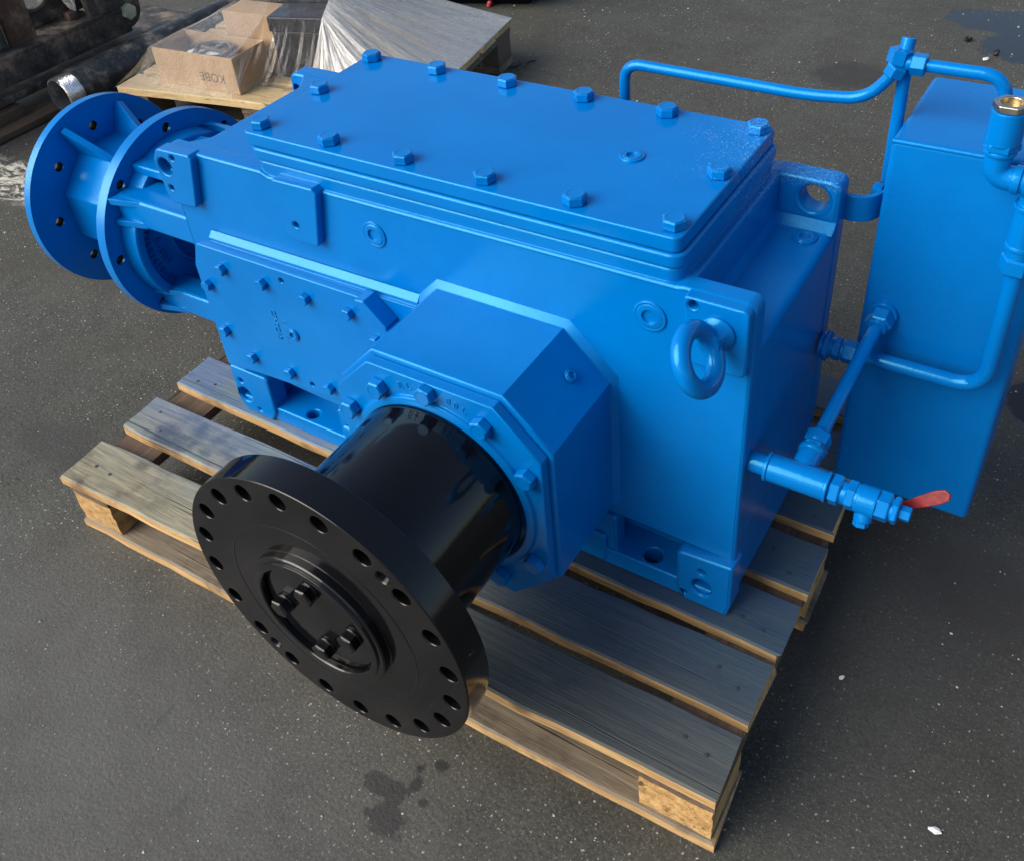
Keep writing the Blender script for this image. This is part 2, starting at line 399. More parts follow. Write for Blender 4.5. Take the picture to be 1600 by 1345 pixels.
def lathe(bm, prof, mat, n=48, close=False):
    """profile of (r, h) turned round local z"""
    rings = []
    for r, h in prof:
        if r < 1e-6: rings.append([bm.verts.new(mat @ Vector((0, 0, h)))])
        else: rings.append([bm.verts.new(mat @ Vector((r * math.cos(2 * math.pi * i / n), r * math.sin(2 * math.pi * i / n), h))) for i in range(n)])
    seq = list(zip(rings, rings[1:])) + ([(rings[-1], rings[0])] if close else [])
    for a, b in seq:
        for i in range(n):
            j = (i + 1) % n
            if len(a) == 1 and len(b) == 1: continue
            if len(a) == 1: bm.faces.new((a[0], b[j], b[i]))
            elif len(b) == 1: bm.faces.new((a[i], a[j], b[0]))
            else: bm.faces.new((a[i], a[j], b[j], b[i]))
def ax(o, d):
    """matrix at o with local z along d"""
    return Matrix.Translation(o) @ Vector(d).normalized().to_track_quat('Z', 'Y').to_matrix().to_4x4()
def cyl(bm, o, d, r, L, bev=0.001, n=32):
    b = min(bev, r * 0.4, L * 0.4)
    lathe(bm, [(0, 0), (r - b, 0), (r - 0.3 * b, 0.3 * b), (r, b), (r, L - b), (r - 0.3 * b, L - 0.3 * b), (r - b, L), (0, L)], ax(o, d), n)
def hexnut(bm, o, d, r, L, spin=0.0):
    c = 0.10 * r
    m = ax(o, d) @ Matrix.Rotation(spin, 4, 'Z')
    def ring(rr, h): return [bm.verts.new(m @ Vector((rr * math.cos(math.pi / 3 * i), rr * math.sin(math.pi / 3 * i), h))) for i in range(6)]
    rs = [ring(r * 0.9, 0), ring(r, c), ring(r, L - c), ring(r * 0.88, L)]
    bm.faces.new(rs[0][::-1]); bm.faces.new(rs[3])
    for a, b in zip(rs, rs[1:]):
        for i in range(6): bm.faces.new((a[i], a[(i + 1) % 6], b[(i + 1) % 6], b[i]))
def tube(bm, pts, r, bend=0.03, n=16, seg=7):
    P = [Vector(p) for p in pts]
    path = [P[0]]
    for i in range(1, len(P) - 1):
        u, v = (P[i - 1] - P[i]), (P[i + 1] - P[i])
        t = min(bend, u.length * 0.49, v.length * 0.49)
        a, b = P[i] + u.normalized() * t, P[i] + v.normalized() * t
        for k in range(seg + 1):
            s = k / seg
            path.append((1 - s) ** 2 * a + 2 * s * (1 - s) * P[i] + s * s * b)
    path.append(P[-1])
    tan = [(path[min(i + 1, len(path) - 1)] - path[max(i - 1, 0)]).normalized() for i in range(len(path))]
    up = Vector((0, 0, 1)) if abs(tan[0].z) < 0.9 else Vector((0, 1, 0))
    nrm = (up - tan[0] * up.dot(tan[0])).normalized()
    rings = []
    for i, (p, t) in enumerate(zip(path, tan)):
        if i: nrm = (nrm - t * nrm.dot(t)).normalized()
        bi = t.cross(nrm)
        rings.append([bm.verts.new(p + (nrm * math.cos(2 * math.pi * k / n) + bi * math.sin(2 * math.pi * k / n)) * r) for k in range(n)])
    for a, b in zip(rings, rings[1:]):
        for k in range(n): bm.faces.new((a[k], a[(k + 1) % n], b[(k + 1) % n], b[k]))
    bm.faces.new(rings[0][::-1]); bm.faces.new(rings[-1])
def torus(bm, mat, Rr, r, n=40, k=16):
    g = [[bm.verts.new(mat @ Vector(((Rr + r * math.cos(2 * math.pi * j / k)) * math.cos(2 * math.pi * i / n), (Rr + r * math.cos(2 * math.pi * j / k)) * math.sin(2 * math.pi * i / n), r * math.sin(2 * math.pi * j / k)))) for j in range(k)] for i in range(n)]
    for i in range(n):
        for j in range(k):
            bm.faces.new((g[i][j], g[(i + 1) % n][j], g[(i + 1) % n][(j + 1) % k], g[i][(j + 1) % k]))
def glyphs(bm, text, size, mat, depth=0.0015, bev=0.0003, align='CENTER'):
    cu = bpy.data.curves.new('text_curve', 'FONT')
    cu.body = text; cu.size = size; cu.extrude = depth; cu.bevel_depth = bev; cu.bevel_resolution = 1
    cu.align_x = align; cu.align_y = 'CENTER'
    ob = bpy.data.objects.new('text_curve', cu)
    me = bpy.data.meshes.new_from_object(ob)
    me.transform(mat); bm.from_mesh(me)
    bpy.data.objects.remove(ob); bpy.data.curves.remove(cu); bpy.data.meshes.remove(me)

def finish(name, bm, mats, parent=None, smooth=True, origin=None, ang=38):
    me = bpy.data.meshes.new(name)
    bmesh.ops.recalc_face_normals(bm, faces=bm.faces[:])
    if origin is None:
        lo = [min(v.co[i] for v in bm.verts) for i in range(3)]; hi = [max(v.co[i] for v in bm.verts) for i in range(3)]
        origin = Vector(((lo[0] + hi[0]) / 2, (lo[1] + hi[1]) / 2, lo[2]))
    origin = Vector(origin)
    for v in bm.verts: v.co -= origin
    bm.to_mesh(me); bm.free()
    for m in (mats if isinstance(mats, (list, tuple)) else [mats]): me.materials.append(m)
    if smooth:
        for p in me.polygons: p.use_smooth = True
        me.set_sharp_from_angle(angle=R(ang))
    o = bpy.data.objects.new(name, me)
    if smooth and ang < 90:
        wm = o.modifiers.new('weighted_normals', 'WEIGHTED_NORMAL'); wm.keep_sharp = True; wm.weight = 100
    col.objects.link(o)
    place(o, Matrix.Translation(origin), parent)
    return o
WORLD = {}
def place(o, mw, parent=None):
    """put o at world matrix mw below parent"""
    WORLD[o.name] = mw.copy()
    if parent is not None:
        o.parent = parent
        o.matrix_basis = WORLD[parent.name].inverted() @ mw
    else:
        o.matrix_basis = mw
def instance(me_obj, mw, parent, label=None):
    c = me_obj.copy()
    col.objects.link(c)
    place(c, mw, parent)
    return c
def empty(name, loc, label=None, cat=None, group=None):
    o = bpy.data.objects.new(name, None); col.objects.link(o)
    o.empty_display_size = 0.05
    place(o, Matrix.Translation(loc)); tag(o, label, cat, group)
    return o
def tag(o, label=None, cat=None, group=None, kind=None):
    for k, v in (('label', label), ('category', cat), ('group', group), ('kind', kind)):
        if v: o[k] = v
    return o
def NB(): return bmesh.new()

# ------------------------------------------------------------------ ground
bm = NB()
bmesh.ops.create_grid(bm, x_segments=60, y_segments=60, size=30.0, matrix=Matrix.Translation((0, 8, 0)))
tag(finish('ground', bm, M_GROUND, smooth=False, origin=(0, 0, 0)), kind='structure')

# ------------------------------------------------------------------ pallet under the gearbox
YAW = 0.0267
def pal(x, y, z): return Vector((x - y * YAW, y + x * YAW, z))
pallet = empty('wooden_pallet', pal(0.4, 0.15, 0.0), 'weathered wooden pallet with blue overspray carrying the blue gearbox', 'pallet')
PX0, PX1, ZP = -0.149, 0.951, 0.1195
def board(name, xl, xr, y0l, y1l, y0r, y1r, z0, z1, mats, nseg=22, wob=0.0016, topslot=True, parent=pallet, frame=pal):
    """long board with slightly uneven edges; slot 0 on top, slot 1 on the sides"""
    bm = NB()
    rows = []
    ph = random.random() * 9
    for i in range(nseg + 1):
        t = i / nseg
        x = xl + (xr - xl) * t
        a = y0l + (y0r - y0l) * t + wob * (math.sin(7 * t + ph) + 0.8 * random.uniform(-1, 1))
        b = y1l + (y1r - y1l) * t + wob * (math.sin(5 * t + 2 * ph) + 0.8 * random.uniform(-1, 1))
        dz = 0.0008 * math.sin(4 * t + ph)
        e = 0.0022 + 0.001 * random.random() + (0.004 * random.random() if random.random() < 0.16 else 0)
        jx = [random.uniform(-0.003, 0.003) if i in (0, nseg) else 0 for _ in range(4)]
        prof = [(a, z0), (a, z1 - e + dz), (a + e, z1 + dz), (a + (b - a) * 0.5, z1 + dz - 0.0006), (b - e, z1 + dz), (b, z1 - e + dz), (b, z0)]
        rows.append([bm.verts.new(frame(x + jx[min(k // 2, 3)], p[0], p[1])) for k, p in enumerate(prof)])
    for r0, r1 in zip(rows, rows[1:]):
        n = len(r0)
        for k in range(n):
            f = bm.faces.new((r0[k], r0[(k + 1) % n], r1[(k + 1) % n], r1[k]))
            f.material_index = 0 if k in (1, 2, 3, 4) else 1
    f = bm.faces.new(rows[0]); f.material_index = 1
    f = bm.faces.new(rows[-1][::-1]); f.material_index = 1
    return finish(name, bm, mats, parent, smooth=False)
T = 0.018
DECK = [(-0.2534, -0.162, -0.2534, -0.165), (-0.1276, -0.046, -0.152, -0.059), (-0.0037, 0.078, -0.047, 0.040),
        (0.118, 0.198, 0.058, 0.143), (0.232, 0.312, 0.170, 0.255), (0.343, 0.423, 0.285, 0.37), (0.45, 0.53, 0.405, 0.49)]
nail_bm = NB(); cyl(nail_bm, (0, 0, 0), (0, 0, 1), 0.0028, 0.0012, 0.0004, 10)
nail0 = None
for d in DECK:
    b = board('deck_board', PX0 + random.uniform(-0.004, 0.004), PX1 + random.uniform(-0.0015, 0.0015), *d, ZP - T, ZP, [M_DECK, M_RAWX])
    for xx in (PX0 + 0.035, PX0 + 0.07, 0.37, 0.43, PX1 - 0.06, PX1 - 0.03):
        t = (xx - PX0) / (PX1 - PX0)
        ya = d[0] + (d[2] - d[0]) * t; yb = d[1] + (d[3] - d[1]) * t
        yy = ya + (yb - ya) * random.uniform(0.2, 0.8)
        if nail0 is None:
            nail0 = finish('nail', nail_bm, M_NAIL, b, origin=(0, 0, 0))
            place(nail0, Matrix.Translation(pal(xx, yy, ZP - 0.0008)), b)
        else:
            instance(nail0, Matrix.Translation(pal(xx, yy, ZP - 0.0008)), b)
def block(x0, y0, z0, x1, y1, z1, mat, parent=pallet, frame=pal, name='block'):
    bm = NB()
    bx(bm, x0, y0, z0, x1, y1, z1)
    bmesh.ops.subdivide_edges(bm, edges=bm.edges[:], cuts=5, use_grid_fill=True)
    for v in bm.verts:
        j = Vector((random.uniform(-1, 1), random.uniform(-1, 1), random.uniform(-0.4, 0.4))) * 0.0011
        q = v.co + j
        v.co = frame(q.x, q.y, q.z)
    return finish(name, bm, mat, parent, smooth=False)
for xa, xb in ((PX0 + 0.002, PX0 + 0.092), (0.355, 0.445), (PX1 - 0.096, PX1 - 0.003)):
    block(xa, -0.25, ZP - 2 * T - 0.0005, xb, 0.526, ZP - T - 0.0005, M_OLDB, name='stringer_board')
    for ya in (-0.249, 0.095, 0.435):
        block(xa + 0.001, ya, T + 0.002, xb - 0.001, ya + 0.09, ZP - 2 * T - 0.001, M_RAWY)
for ya in (-0.2534, 0.09, 0.43):
    board('bottom_board', PX0, PX1, ya, ya + 0.1, ya - 0.002, ya + 0.1, 0.001, T + 0.001, [M_OLDX, M_RAWX])

# ------------------------------------------------------------------ the gearbox
gb = empty('gearbox', (0.44, 0.15, ZP), 'blue industrial gearbox with black output flange, bell housing and oil tank', 'gearbox')
ZB, ZT = ZP + 0.001, 0.604
D = 0.304

def bolt_mesh(r, h, washer=False):
    bm = NB()
    if washer: cyl(bm, (0, 0, 0), (0, 0, 1), r * 1.06, h * 0.16, 0.0004, 24)
    hexnut(bm, (0, 0, h * 0.02), (0, 0, 1), r, h * 0.98)
    lathe(bm, [(r * 0.82, h * 0.99), (r * 0.80, h * 1.04), (r * 0.62, h * 1.05), (r * 0.56, h * 1.01), (0, h * 1.01)], Matrix.Identity(4), 24)
    return bm
_bolts = {}
def bolt(key, r, h, o, d, parent, mat, spin=None):
    mw = ax(o, d) @ Matrix.Rotation(random.random() * 1.05 if spin is None else spin, 4, 'Z')
    if key not in _bolts:
        b = finish('bolt', bolt_mesh(r, h), mat, parent, origin=(0, 0, 0), ang=25)
        place(b, mw, parent)
        _bolts[key] = b
        return b
    return instance(_bolts[key], mw, parent)
def plug(o, d, r, parent, mat=None, name='screw_plug'):
    bm = NB()
    m = ax(o, d)
    lathe(bm, [(0, 0), (r, 0), (r, 0.0022), (r * 0.94, 0.003), (r * 0.86, 0.003), (r * 0.82, 0.0024), (r * 0.74, 0.0036), (r * 0.46, 0.0036), (r * 0.43, 0.0006), (0, 0.0006)], m, 36)
    return finish(name, bm, mat or M_BLUE, parent)

# --- casing
bm = NB()
# front and back walls
wall = [(0.004, 0.30), (0.004, ZT), (0.195, ZT), (0.207, 0.599), (0.785, 0.602), (0.795, ZT), (0.874, ZT), (0.874, 0.212), (0.012, 0.228), (0.012, 0.27)]
wall = rnd(wall, [0.01, 0.014, 0.004, 0.004, 0.004, 0.006, 0.012, 0.003, 0.003, 0.01])
slab(bm, wall, [circle(0.0155, 0.577, 0.013, 28)], 0.0, 0.026, FRONT(0.038), 0.004, 3)
slab(bm, wall, [circle(0.0155, 0.577, 0.013, 28), circle(0.842, 0.577, 0.0175, 28)], 0.0, 0.033, FRONT(0.309), 0.005, 3)
# core body
bx(bm, 0.045, 0.03, 0.216, 0.865, 0.29, 0.5405, 0.004)
bx(bm, 0.050, 0.058, ZB + 0.028, 0.860, 0.285, 0.22, 0.004)
bx(bm, 0.795, 0.026, 0.226, 0.8733, 0.298, 0.5412, 0.010, seg=4)
bx(bm, 0.845, 0.018, ZB + 0.004, 0.8728, 0.297, 0.50, 0.014, seg=5)
bx(bm, 0.012, 0.030, ZB + 0.004, 0.08, 0.296, 0.30, 0.008, seg=3)
# raised middle with ledges below the cover
bx(bm, 0.150, 0.020, 0.52, 0.800, 0.288, 0.6035, 0.006)
slab(bm, rnd(box2(0.186, 0.0165, 0.789, 0.2885), 0.016, 5), [], 0.0, 0.0385, TOP(0.58), 0.004, 3)
slab(bm, rnd(box2(0.1815, 0.0140, 0.7915, 0.2910), 0.016, 5), [], 0.0, 0.0170, TOP(0.6195), 0.0035, 3)
# left end: sloping shoulder behind the lugs
slab(bm, rnd([(0.058, 0.03), (0.03, 0.034), (0.055, 0.06), (0.058, 0.24), (0.03, 0.28), (0.2, 0.28), (0.2, 0.03)], [0.0, 0.004, 0.02, 0.02, 0.004, 0, 0]), [], 0.0, 0.034, TOP(0.5695), 0.004)
# lug pads and machined pads, front
pads = [rnd([(-0.006, 0.585), (0.001, 0.520), (0.012, 0.517), (0.056, 0.520), (0.077, 0.600), (0.072, 0.606), (0.006, 0.604)], [0.006, 0.004, 0.004, 0.006, 0.005, 0.004, 0.012]),
        rnd([(0.226, 0.606), (0.234, 0.518), (0.286, 0.518), (0.303, 0.600), (0.296, 0.607)], [0.004, 0.006, 0.006, 0.006, 0.004])]
slab(bm, pads[0], [circle(0.0155, 0.577, 0.0135, 28), circle(0.037, 0.595, 0.0042, 14), circle(0.0145, 0.5435, 0.0042, 14)], 0.0, 0.022, FRONT(0.022), 0.0025)
slab(bm, pads[1], [circle(0.253, 0.5435, 0.0045, 14)], 0.0, 0.022, FRONT(0.022), 0.0025)
slab(bm, rnd([(0.800, 0.603), (0.806, 0.517), (0.871, 0.517), (0.871, 0.603)], [0.004, 0.006, 0.008, 0.008]), [circle(0.8105, 0.5935, 0.005, 14)], 0.0, 0.022, FRONT(0.022), 0.0025)
# casing lower raised wall with bright sloping ledge above the side cover
n0 = set(bm.verts)
hexa(bm, [(0.058, 0.0035, 0.460), (0.4375, 0.0035, 0.464), (0.4375, 0.02, 0.464), (0.058, 0.02, 0.460)], [(0.058, 0.0035, 0.4700), (0.4375, 0.0035, 0.4740), (0.4375, 0.0125, 0.4835), (0.058, 0.0125, 0.4795)])
slab(bm, rnd([(0.030, 0.236), (0.030, 0.44), (0.058, 0.465), (0.44, 0.468), (0.44, 0.225), (0.22, 0.225)], [0.004, 0.01, 0.006, 0.001, 0, 0]), [], 0.0, 0.03, FRONT(0.029), 0.001)
# base flange and feet
slab(bm, rnd([(0.012, 0.004), (0.868, 0.004), (0.868, 0.30), (0.012, 0.30)], 0.01), [circle(0.158, 0.022, 0.0105, 20), circle(0.760, 0.024, 0.0125, 20)], 0.0, 0.030, TOP(ZB), 0.003)
slab(bm, rnd([(0.24, 0.0015), (0.70, 0.0015), (0.70, 0.2), (0.24, 0.2)], 0.004), [], 0.0, 0.055, TOP(ZB + 0.002), 0.006)
for X in ((0.010, 0.093), (0.803, 0.8775)):
    lf = X[0] < 0.5
    hx = 0.0295 if lf else 0.838
    pf = rnd([(X[0], ZB + 0.022), (X[0] + 0.012, ZB), (X[1] - (0.012 if lf else 0.004), ZB), (X[1], ZB + 0.02), (X[1] + (0.002 if lf else 0), 0.212), (X[1] - (0.004 if lf else 0.002), 0.216), (X[0] + 0.004, 0.216 if lf else 0.210), (X[0], 0.212 if lf else 0.206)], [0.004, 0.004, 0.004, 0.006, 0.003, 0.003, 0.003, 0.003])
    if not lf: hx += 0.0005
    hs = [circle(hx, 0.157, 0.0135, 26, ry=0.0145), circle(hx - 0.001, 0.187, 0.0045, 12), circle(hx + (0.026 if lf else -0.0235), 0.135, 0.0032, 12)]
    slab(bm, pf, hs, 0.0, 0.034, FRONT(0.033), 0.0040, 3)
    slab(bm, circle(hx, 0.157, 0.016, 16), [], 0.0, 0.012, FRONT(0.030), 0.0)
# pocket side cheeks and backs
slab(bm, rnd([(0.232, ZB + 0.003), (0.285, ZB + 0.003), (0.285, 0.204), (0.232, 0.204)], 0.004), [], 0.0, 0.026, FRONT(0.033), 0.003)
slab(bm, rnd([(0.672, ZB + 0.003), (0.714, ZB + 0.003), (0.714, 0.215), (0.672, 0.215)], 0.004), [], 0.0, 0.026, FRONT(0.033), 0.003)
# rear lug thickening on the right and lower ledge fillets
hexa(bm, [(0.790, 0.262, 0.5405), (0.8732, 0.262, 0.5405), (0.8732, 0.284, 0.5405), (0.790, 0.284, 0.5405)], [(0.790, 0.2755, 0.552), (0.8732, 0.2755, 0.552), (0.8732, 0.284, 0.552), (0.790, 0.284, 0.552)])
hexa(bm, [(0.786, 0.03, 0.5405), (0.806, 0.03, 0.5405), (0.806, 0.284, 0.5405), (0.786, 0.284, 0.5405)], [(0.786, 0.03, 0.553), (0.7995, 0.03, 0.553), (0.7995, 0.284, 0.553), (0.786, 0.284, 0.553)])
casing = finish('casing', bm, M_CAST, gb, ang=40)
# dark backs of the drilled holes
for (x, z, r) in ((0.253, 0.5435, 0.0044), (0.8105, 0.5935, 0.0049), (0.037, 0.595, 0.0041), (0.0145, 0.5435, 0.0041), (0.0285, 0.187, 0.0044), (0.0555, 0.134, 0.0034), (0.837, 0.187, 0.0044), (0.815, 0.135, 0.0031)):
    bm = NB(); lathe(bm, [(0, 0), (r * 1.02, 0), (r * 1.02, 0.0105)], ax((x, 0.0115, z), (0, -1, 0)), 16)
    finish('threaded_hole', bm, M_BLUE, casing)
plug((0.3785, 0.0128, 0.556), (0, -1, 0), 0.0185, casing)
plug((0.7575, 0.0128, 0.5545), (0, -1, 0), 0.0195, casing)
plug((0.846, 0.246, 0.5412), (0, 0, 1), 0.0145, casing)

# --- top cover
bm = NB()
slab(bm, rnd(box2(0.1745, 0.0170, 0.787, 0.2865), 0.010, 5), [], 0.0, 0.0185, TOP(0.6375), 0.0022, 3)
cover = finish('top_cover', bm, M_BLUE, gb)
for i in range(6):
    for yy in (0.037, 0.2665):
        bolt('cover', 0.0138, 0.0115, (0.193 + 0.1157 * i, yy, 0.656), (0, 0, 1), cover, M_BLUE)
for i in (0, 5):
    bolt('cover', 0.0138, 0.0115, (0.193 + 0.1157 * i, 0.152, 0.656), (0, 0, 1), cover, M_BLUE)
plug((0.6655, 0.153, 0.6555), (0, 0, 1), 0.0145, cover)

# --- side cover
bm = NB()
sc = [(0.029, 0.232), (0.029, 0.425), (0.045, 0.467), (0.352, 0.4675), (0.358, 0.462), (0.391, 0.434), (0.400, 0.40), (0.400, 0.262), (0.29, 0.2525), (0.11, 0.241)]
slab(bm, rnd(sc, [0.006, 0.01, 0.01, 0.006, 0.004, 0.01, 0.006, 0, 0, 0]), [circle(0.2102, 0.4497, 0.004, 14), circle(0.2169, 0.2627, 0.004, 14)], 0.0, 0.0125, FRONT(-0.0005), 0.0018)
side = finish('side_cover', bm, M_CAST, gb)
for (x, z) in ((0.2102, 0.4497), (0.2169, 0.2627)):
    bm = NB(); lathe(bm, [(0, 0), (0.0041, 0), (0.0041, 0.008)], ax((x, -0.002, z), (0, -1, 0)), 14); finish('threaded_hole', bm, M_SHADE, side)  # black piece paints the shade inside the hole
bm = NB()
slab(bm, rnd([(0.357, 0.474), (0.372, 0.475), (0.404, 0.443), (0.404, 0.425), (0.392, 0.425), (0.392, 0.433), (0.357, 0.462)], 0.002), [], 0.0, 0.026, FRONT(-0.0005), 0.002)
finish('stop_lug', bm, M_CAST, gb)
for (x, z) in ((0.0906, 0.4353), (0.0477, 0.395), (0.1712, 0.4345), (0.2522, 0.4346), (0.3296, 0.435), (0.0535, 0.3109), (0.0998, 0.2742), (0.1779, 0.2731), (0.2557, 0.273), (0.3712, 0.4017)):
    bolt('side', 0.0092, 0.0095, (x, -0.0128, z), (0, -1, 0), side, M_BLUE)
plug((0.206, -0.0130, 0.3545), (0, -1, 0), 0.0105, side)
bm = NB()
TXD = Matrix(((0, 1, 0, 0), (0, 0, -1, 0), (-1, 0, 0, 0), (0, 0, 0, 1)))   # text reading downwards on a front face
glyphs(bm, 'C3H0CA8', 0.0125, Matrix.Translation((0.1745, -0.0131, 0.362)) @ TXD, 0.0006, 0.0002)
glyphs(bm, '10 1 4 8 2', 0.012, Matrix.Translation((0.1930, -0.0129, 0.357)) @ TXD, 0.0003, 0.0001)
finish('stamped_lettering', bm, M_BLUE, side, ang=60)

# --- bearing housing (octagonal block) with its front plate
AX, AZ = 0.5625, 0.3455
bm = NB()
def octo(hx, hz, c): return [(AX - hx + c, AZ + hz), (AX + hx - c, AZ + hz), (AX + hx, AZ + hz - c), (AX + hx, AZ - hz + c), (AX + hx - c, AZ - hz), (AX - hx + c, AZ - hz), (AX - hx, AZ - hz + c), (AX - hx, AZ + hz - c)]
slab(bm, octo(0.149, 0.1615, 0.0595), [], 0.0, 0.155, FRONT(0.028), 0.003)
# sloping weld lip where it meets the casing
o1, o2 = octo(0.1485, 0.161, 0.0595), octo(0.1560, 0.1705, 0.0625)
v1 = [bm.verts.new((x, 0.0035, z)) for x, z in o1]; v2 = [bm.verts.new((x, 0.0124, z)) for x, z in o2]
for i in range(8):
    if i in (0, 1, 2, 7): bm.faces.new((v1[i], v1[(i + 1) % 8], v2[(i + 1) % 8], v2[i]))
housing = finish('bearing_housing', bm, M_CAST, gb)
plug((AX + 0.1205, -0.036, AZ + 0.1325), (1, 0, 1), 0.0085, housing)
bm = NB()
slab(bm, octo(0.1425, 0.1545, 0.056), [circle(AX, AZ, 0.1185, 64)], 0.0, 0.0145, FRONT(-0.1272), 0.0016)
lathe(bm, [(0.1175, 0.0), (0.1305, 0.0), (0.1290, 0.0045), (0.1265, 0.006), (0.1195, 0.006), (0.1178, 0.004), (0.1178, -0.01)], ax((AX, -0.1412, AZ), (0, -1, 0)), 72)
plate = finish('seal_cover', bm, M_CAST, gb)
for a in (30, 60, 90, 120, 150, 210, 240, 270, 300, 330):
    bolt('housing', 0.0128, 0.0125, (AX + 0.1435 * math.cos(R(a)), -0.1415, AZ + 0.1435 * math.sin(R(a))), (0, -1, 0), plate, M_BLUE)
for word in ((('R', 106), ('L', 101)), (('8', 79), ('0', 75), ('L', 70.5))):
  bm = NB()
  for ch, a in word:
    t = R(a)
    glyphs(bm, ch, 0.013, Matrix.Translation((AX + 0.1432 * math.cos(t), -0.1418, AZ + 0.1432 * math.sin(t))) @ FRONT(0) @ Matrix.Rotation(t - math.pi / 2, 4, 'Z'), 0.0004, 0.0002)
  finish('cast_lettering', bm, M_CAST, plate, ang=60)

# --- black output sleeve and flange
FX, FZ = 0.5605, 0.3485
bm = NB()
lathe(bm, [(0.108, 0.0), (0.1165, 0.0), (0.1165, 0.004), (0.1155, 0.008), (0.1155, 0.166), (0.119, 0.170), (0.119, 0.178)], ax((FX, -0.150, FZ - 0.001), (0, -1, 0)), 96)
finish('output_sleeve', bm, M_BLACK, gb)
bm = NB()
FY0, FY1 = -0.3215, -0.3595
holes = [circle(FX + 0.1655 * math.cos(R(18 * k + 5)), FZ + 0.1655 * math.sin(R(18 * k + 5)), 0.0103, 24) for k in range(20)]
th = [circle(FX + 0.164 * math.cos(R(a)), FZ + 0.164 * math.sin(R(a)), 0.0080, 20) for a in (49.7, -130.3)]
slab(bm, circle(FX, FZ, 0.1850, 128), holes + th + [circle(FX, FZ, 0.0735, 64)], 0.0, 0.038, FRONT(FY0), 0.0016)
# raised ring round the recessed end plate, and a fine turned groove
lathe(bm, [(0.0735, -0.012), (0.0735, 0.0115), (0.0748, 0.013), (0.0815, 0.013), (0.0822, 0.0125), (0.0826, 0.0105), (0.0880, 0.0105), (0.0895, 0.009), (0.0895, 0.0005), (0.0915, -0.001)], ax((FX, FY1, FZ), (0, -1, 0)), 96)
lathe(bm, [(0.1225, -0.0005), (0.1230, 0.0004), (0.1240, 0.0004), (0.1245, -0.0005)], ax((FX, FY1, FZ), (0, -1, 0)), 96)
flange = finish('output_flange', bm, M_BLACK, gb)
for a in (49.7, -130.3):
    bm = NB()
    lathe(bm, [(0.0078 - 0.0008 * (i % 2), -0.0008 * i - 0.0008) for i in range(16)] + [(0, -0.0136)], ax((FX + 0.164 * math.cos(R(a)), FY1, FZ + 0.164 * math.sin(R(a))), (0, -1, 0)), 20)
    finish('threaded_hole', bm, M_BLACK, flange)
bm = NB()
lathe(bm, [(0, 0.004), (0.0700, 0.004), (0.0715, 0.003), (0.0715, 0.0), (0.0740, 0.0), (0.0736, -0.012)], ax((FX, FY1 - 0.0015, FZ), (0, -1, 0)), 72)
lathe(bm, [(0, 0), (0.1, 0)], ax((FX, FY1 + 0.030, FZ), (0, -1, 0)), 48)
endp = finish('end_plate', bm, M_BLACK, gb)
def endbolt(o):
    bm = NB()
    lathe(bm, [(0, 0), (0.0120, 0), (0.0120, 0.0018), (0.0114, 0.0024), (0, 0.0024)], Matrix.Identity(4), 28)
    hexnut(bm, (0, 0, 0.0024), (0, 0, 1), 0.0124, 0.0105)
    cyl(bm, (0, 0, 0.0124), (0, 0, 1), 0.0088, 0.0010, 0.0006, 20)
    b = finish('bolt', bm, M_BLACK, endp, origin=(0, 0, 0), ang=25); place(b, o, endp); return b
b0 = None
for a in (2, 90, 182, 270):
    mw = ax((FX + 0.047 * math.cos(R(a)), FY1 - 0.0055, FZ + 0.047 * math.sin(R(a))), (0, -1, 0)) @ Matrix.Rotation(random.random(), 4, 'Z')
    b0 = endbolt(mw) if b0 is None else (instance(b0, mw, endp), b0)[1]

# --- lifting eyebolt
bm = NB()
EY = Vector((0.8385, 0.0, 0.5685))
lathe(bm, [(0, 0), (0.0195, 0), (0.0195, 0.003), (0.0165, 0.0055), (0.0130, 0.010), (0.0115, 0.016), (0.0118, 0.024), (0, 0.026)], ax(EY, (0, -1, 0)), 32)
nrm = Vector((0.88, 0.0, 0.47)).normalized()
torus(bm, ax(EY + Vector((0, -0.0475, 0)), nrm), 0.0300, 0.0102, 48, 20)
finish('eyebolt', bm, M_BLUE, gb)

# --- bell housing and input flange on the left end
BY, BZ = 0.152, 0.372
bm = NB()
slab(bm, circle(BY, BZ, 0.1785, 96), [circle(BY + 0.160 * math.cos(R(45 * k + 0 + 0)), BZ + 0.160 * math.sin(R(45 * k)), 0.0080, 22) for k in range(8)], 0.0, 0.020, END(-0.190), 0.0006)
lathe(bm, [(0.128, 0.0), (0.128, 0.030), (0.131, 0.034), (0.141, 0.034), (0.145, 0.031), (0.148, 0.0)], ax((-0.171, BY, BZ), (1, 0, 0)), 96)
lathe(bm, [(0, 0.0), (0.07, 0.0), (0.073, 0.012), (0.076, 0.012), (0.08, 0.0), (0.129, 0.0), (0.129, -0.02)], ax((-0.153, BY, BZ), (1, 0, 0)), 72)
lathe(bm, [(0, 0.08), (0.045, 0.08), (0.05, 0.075), (0.05, 0.0)], ax((-0.14, BY, BZ), (1, 0, 0)), 40)
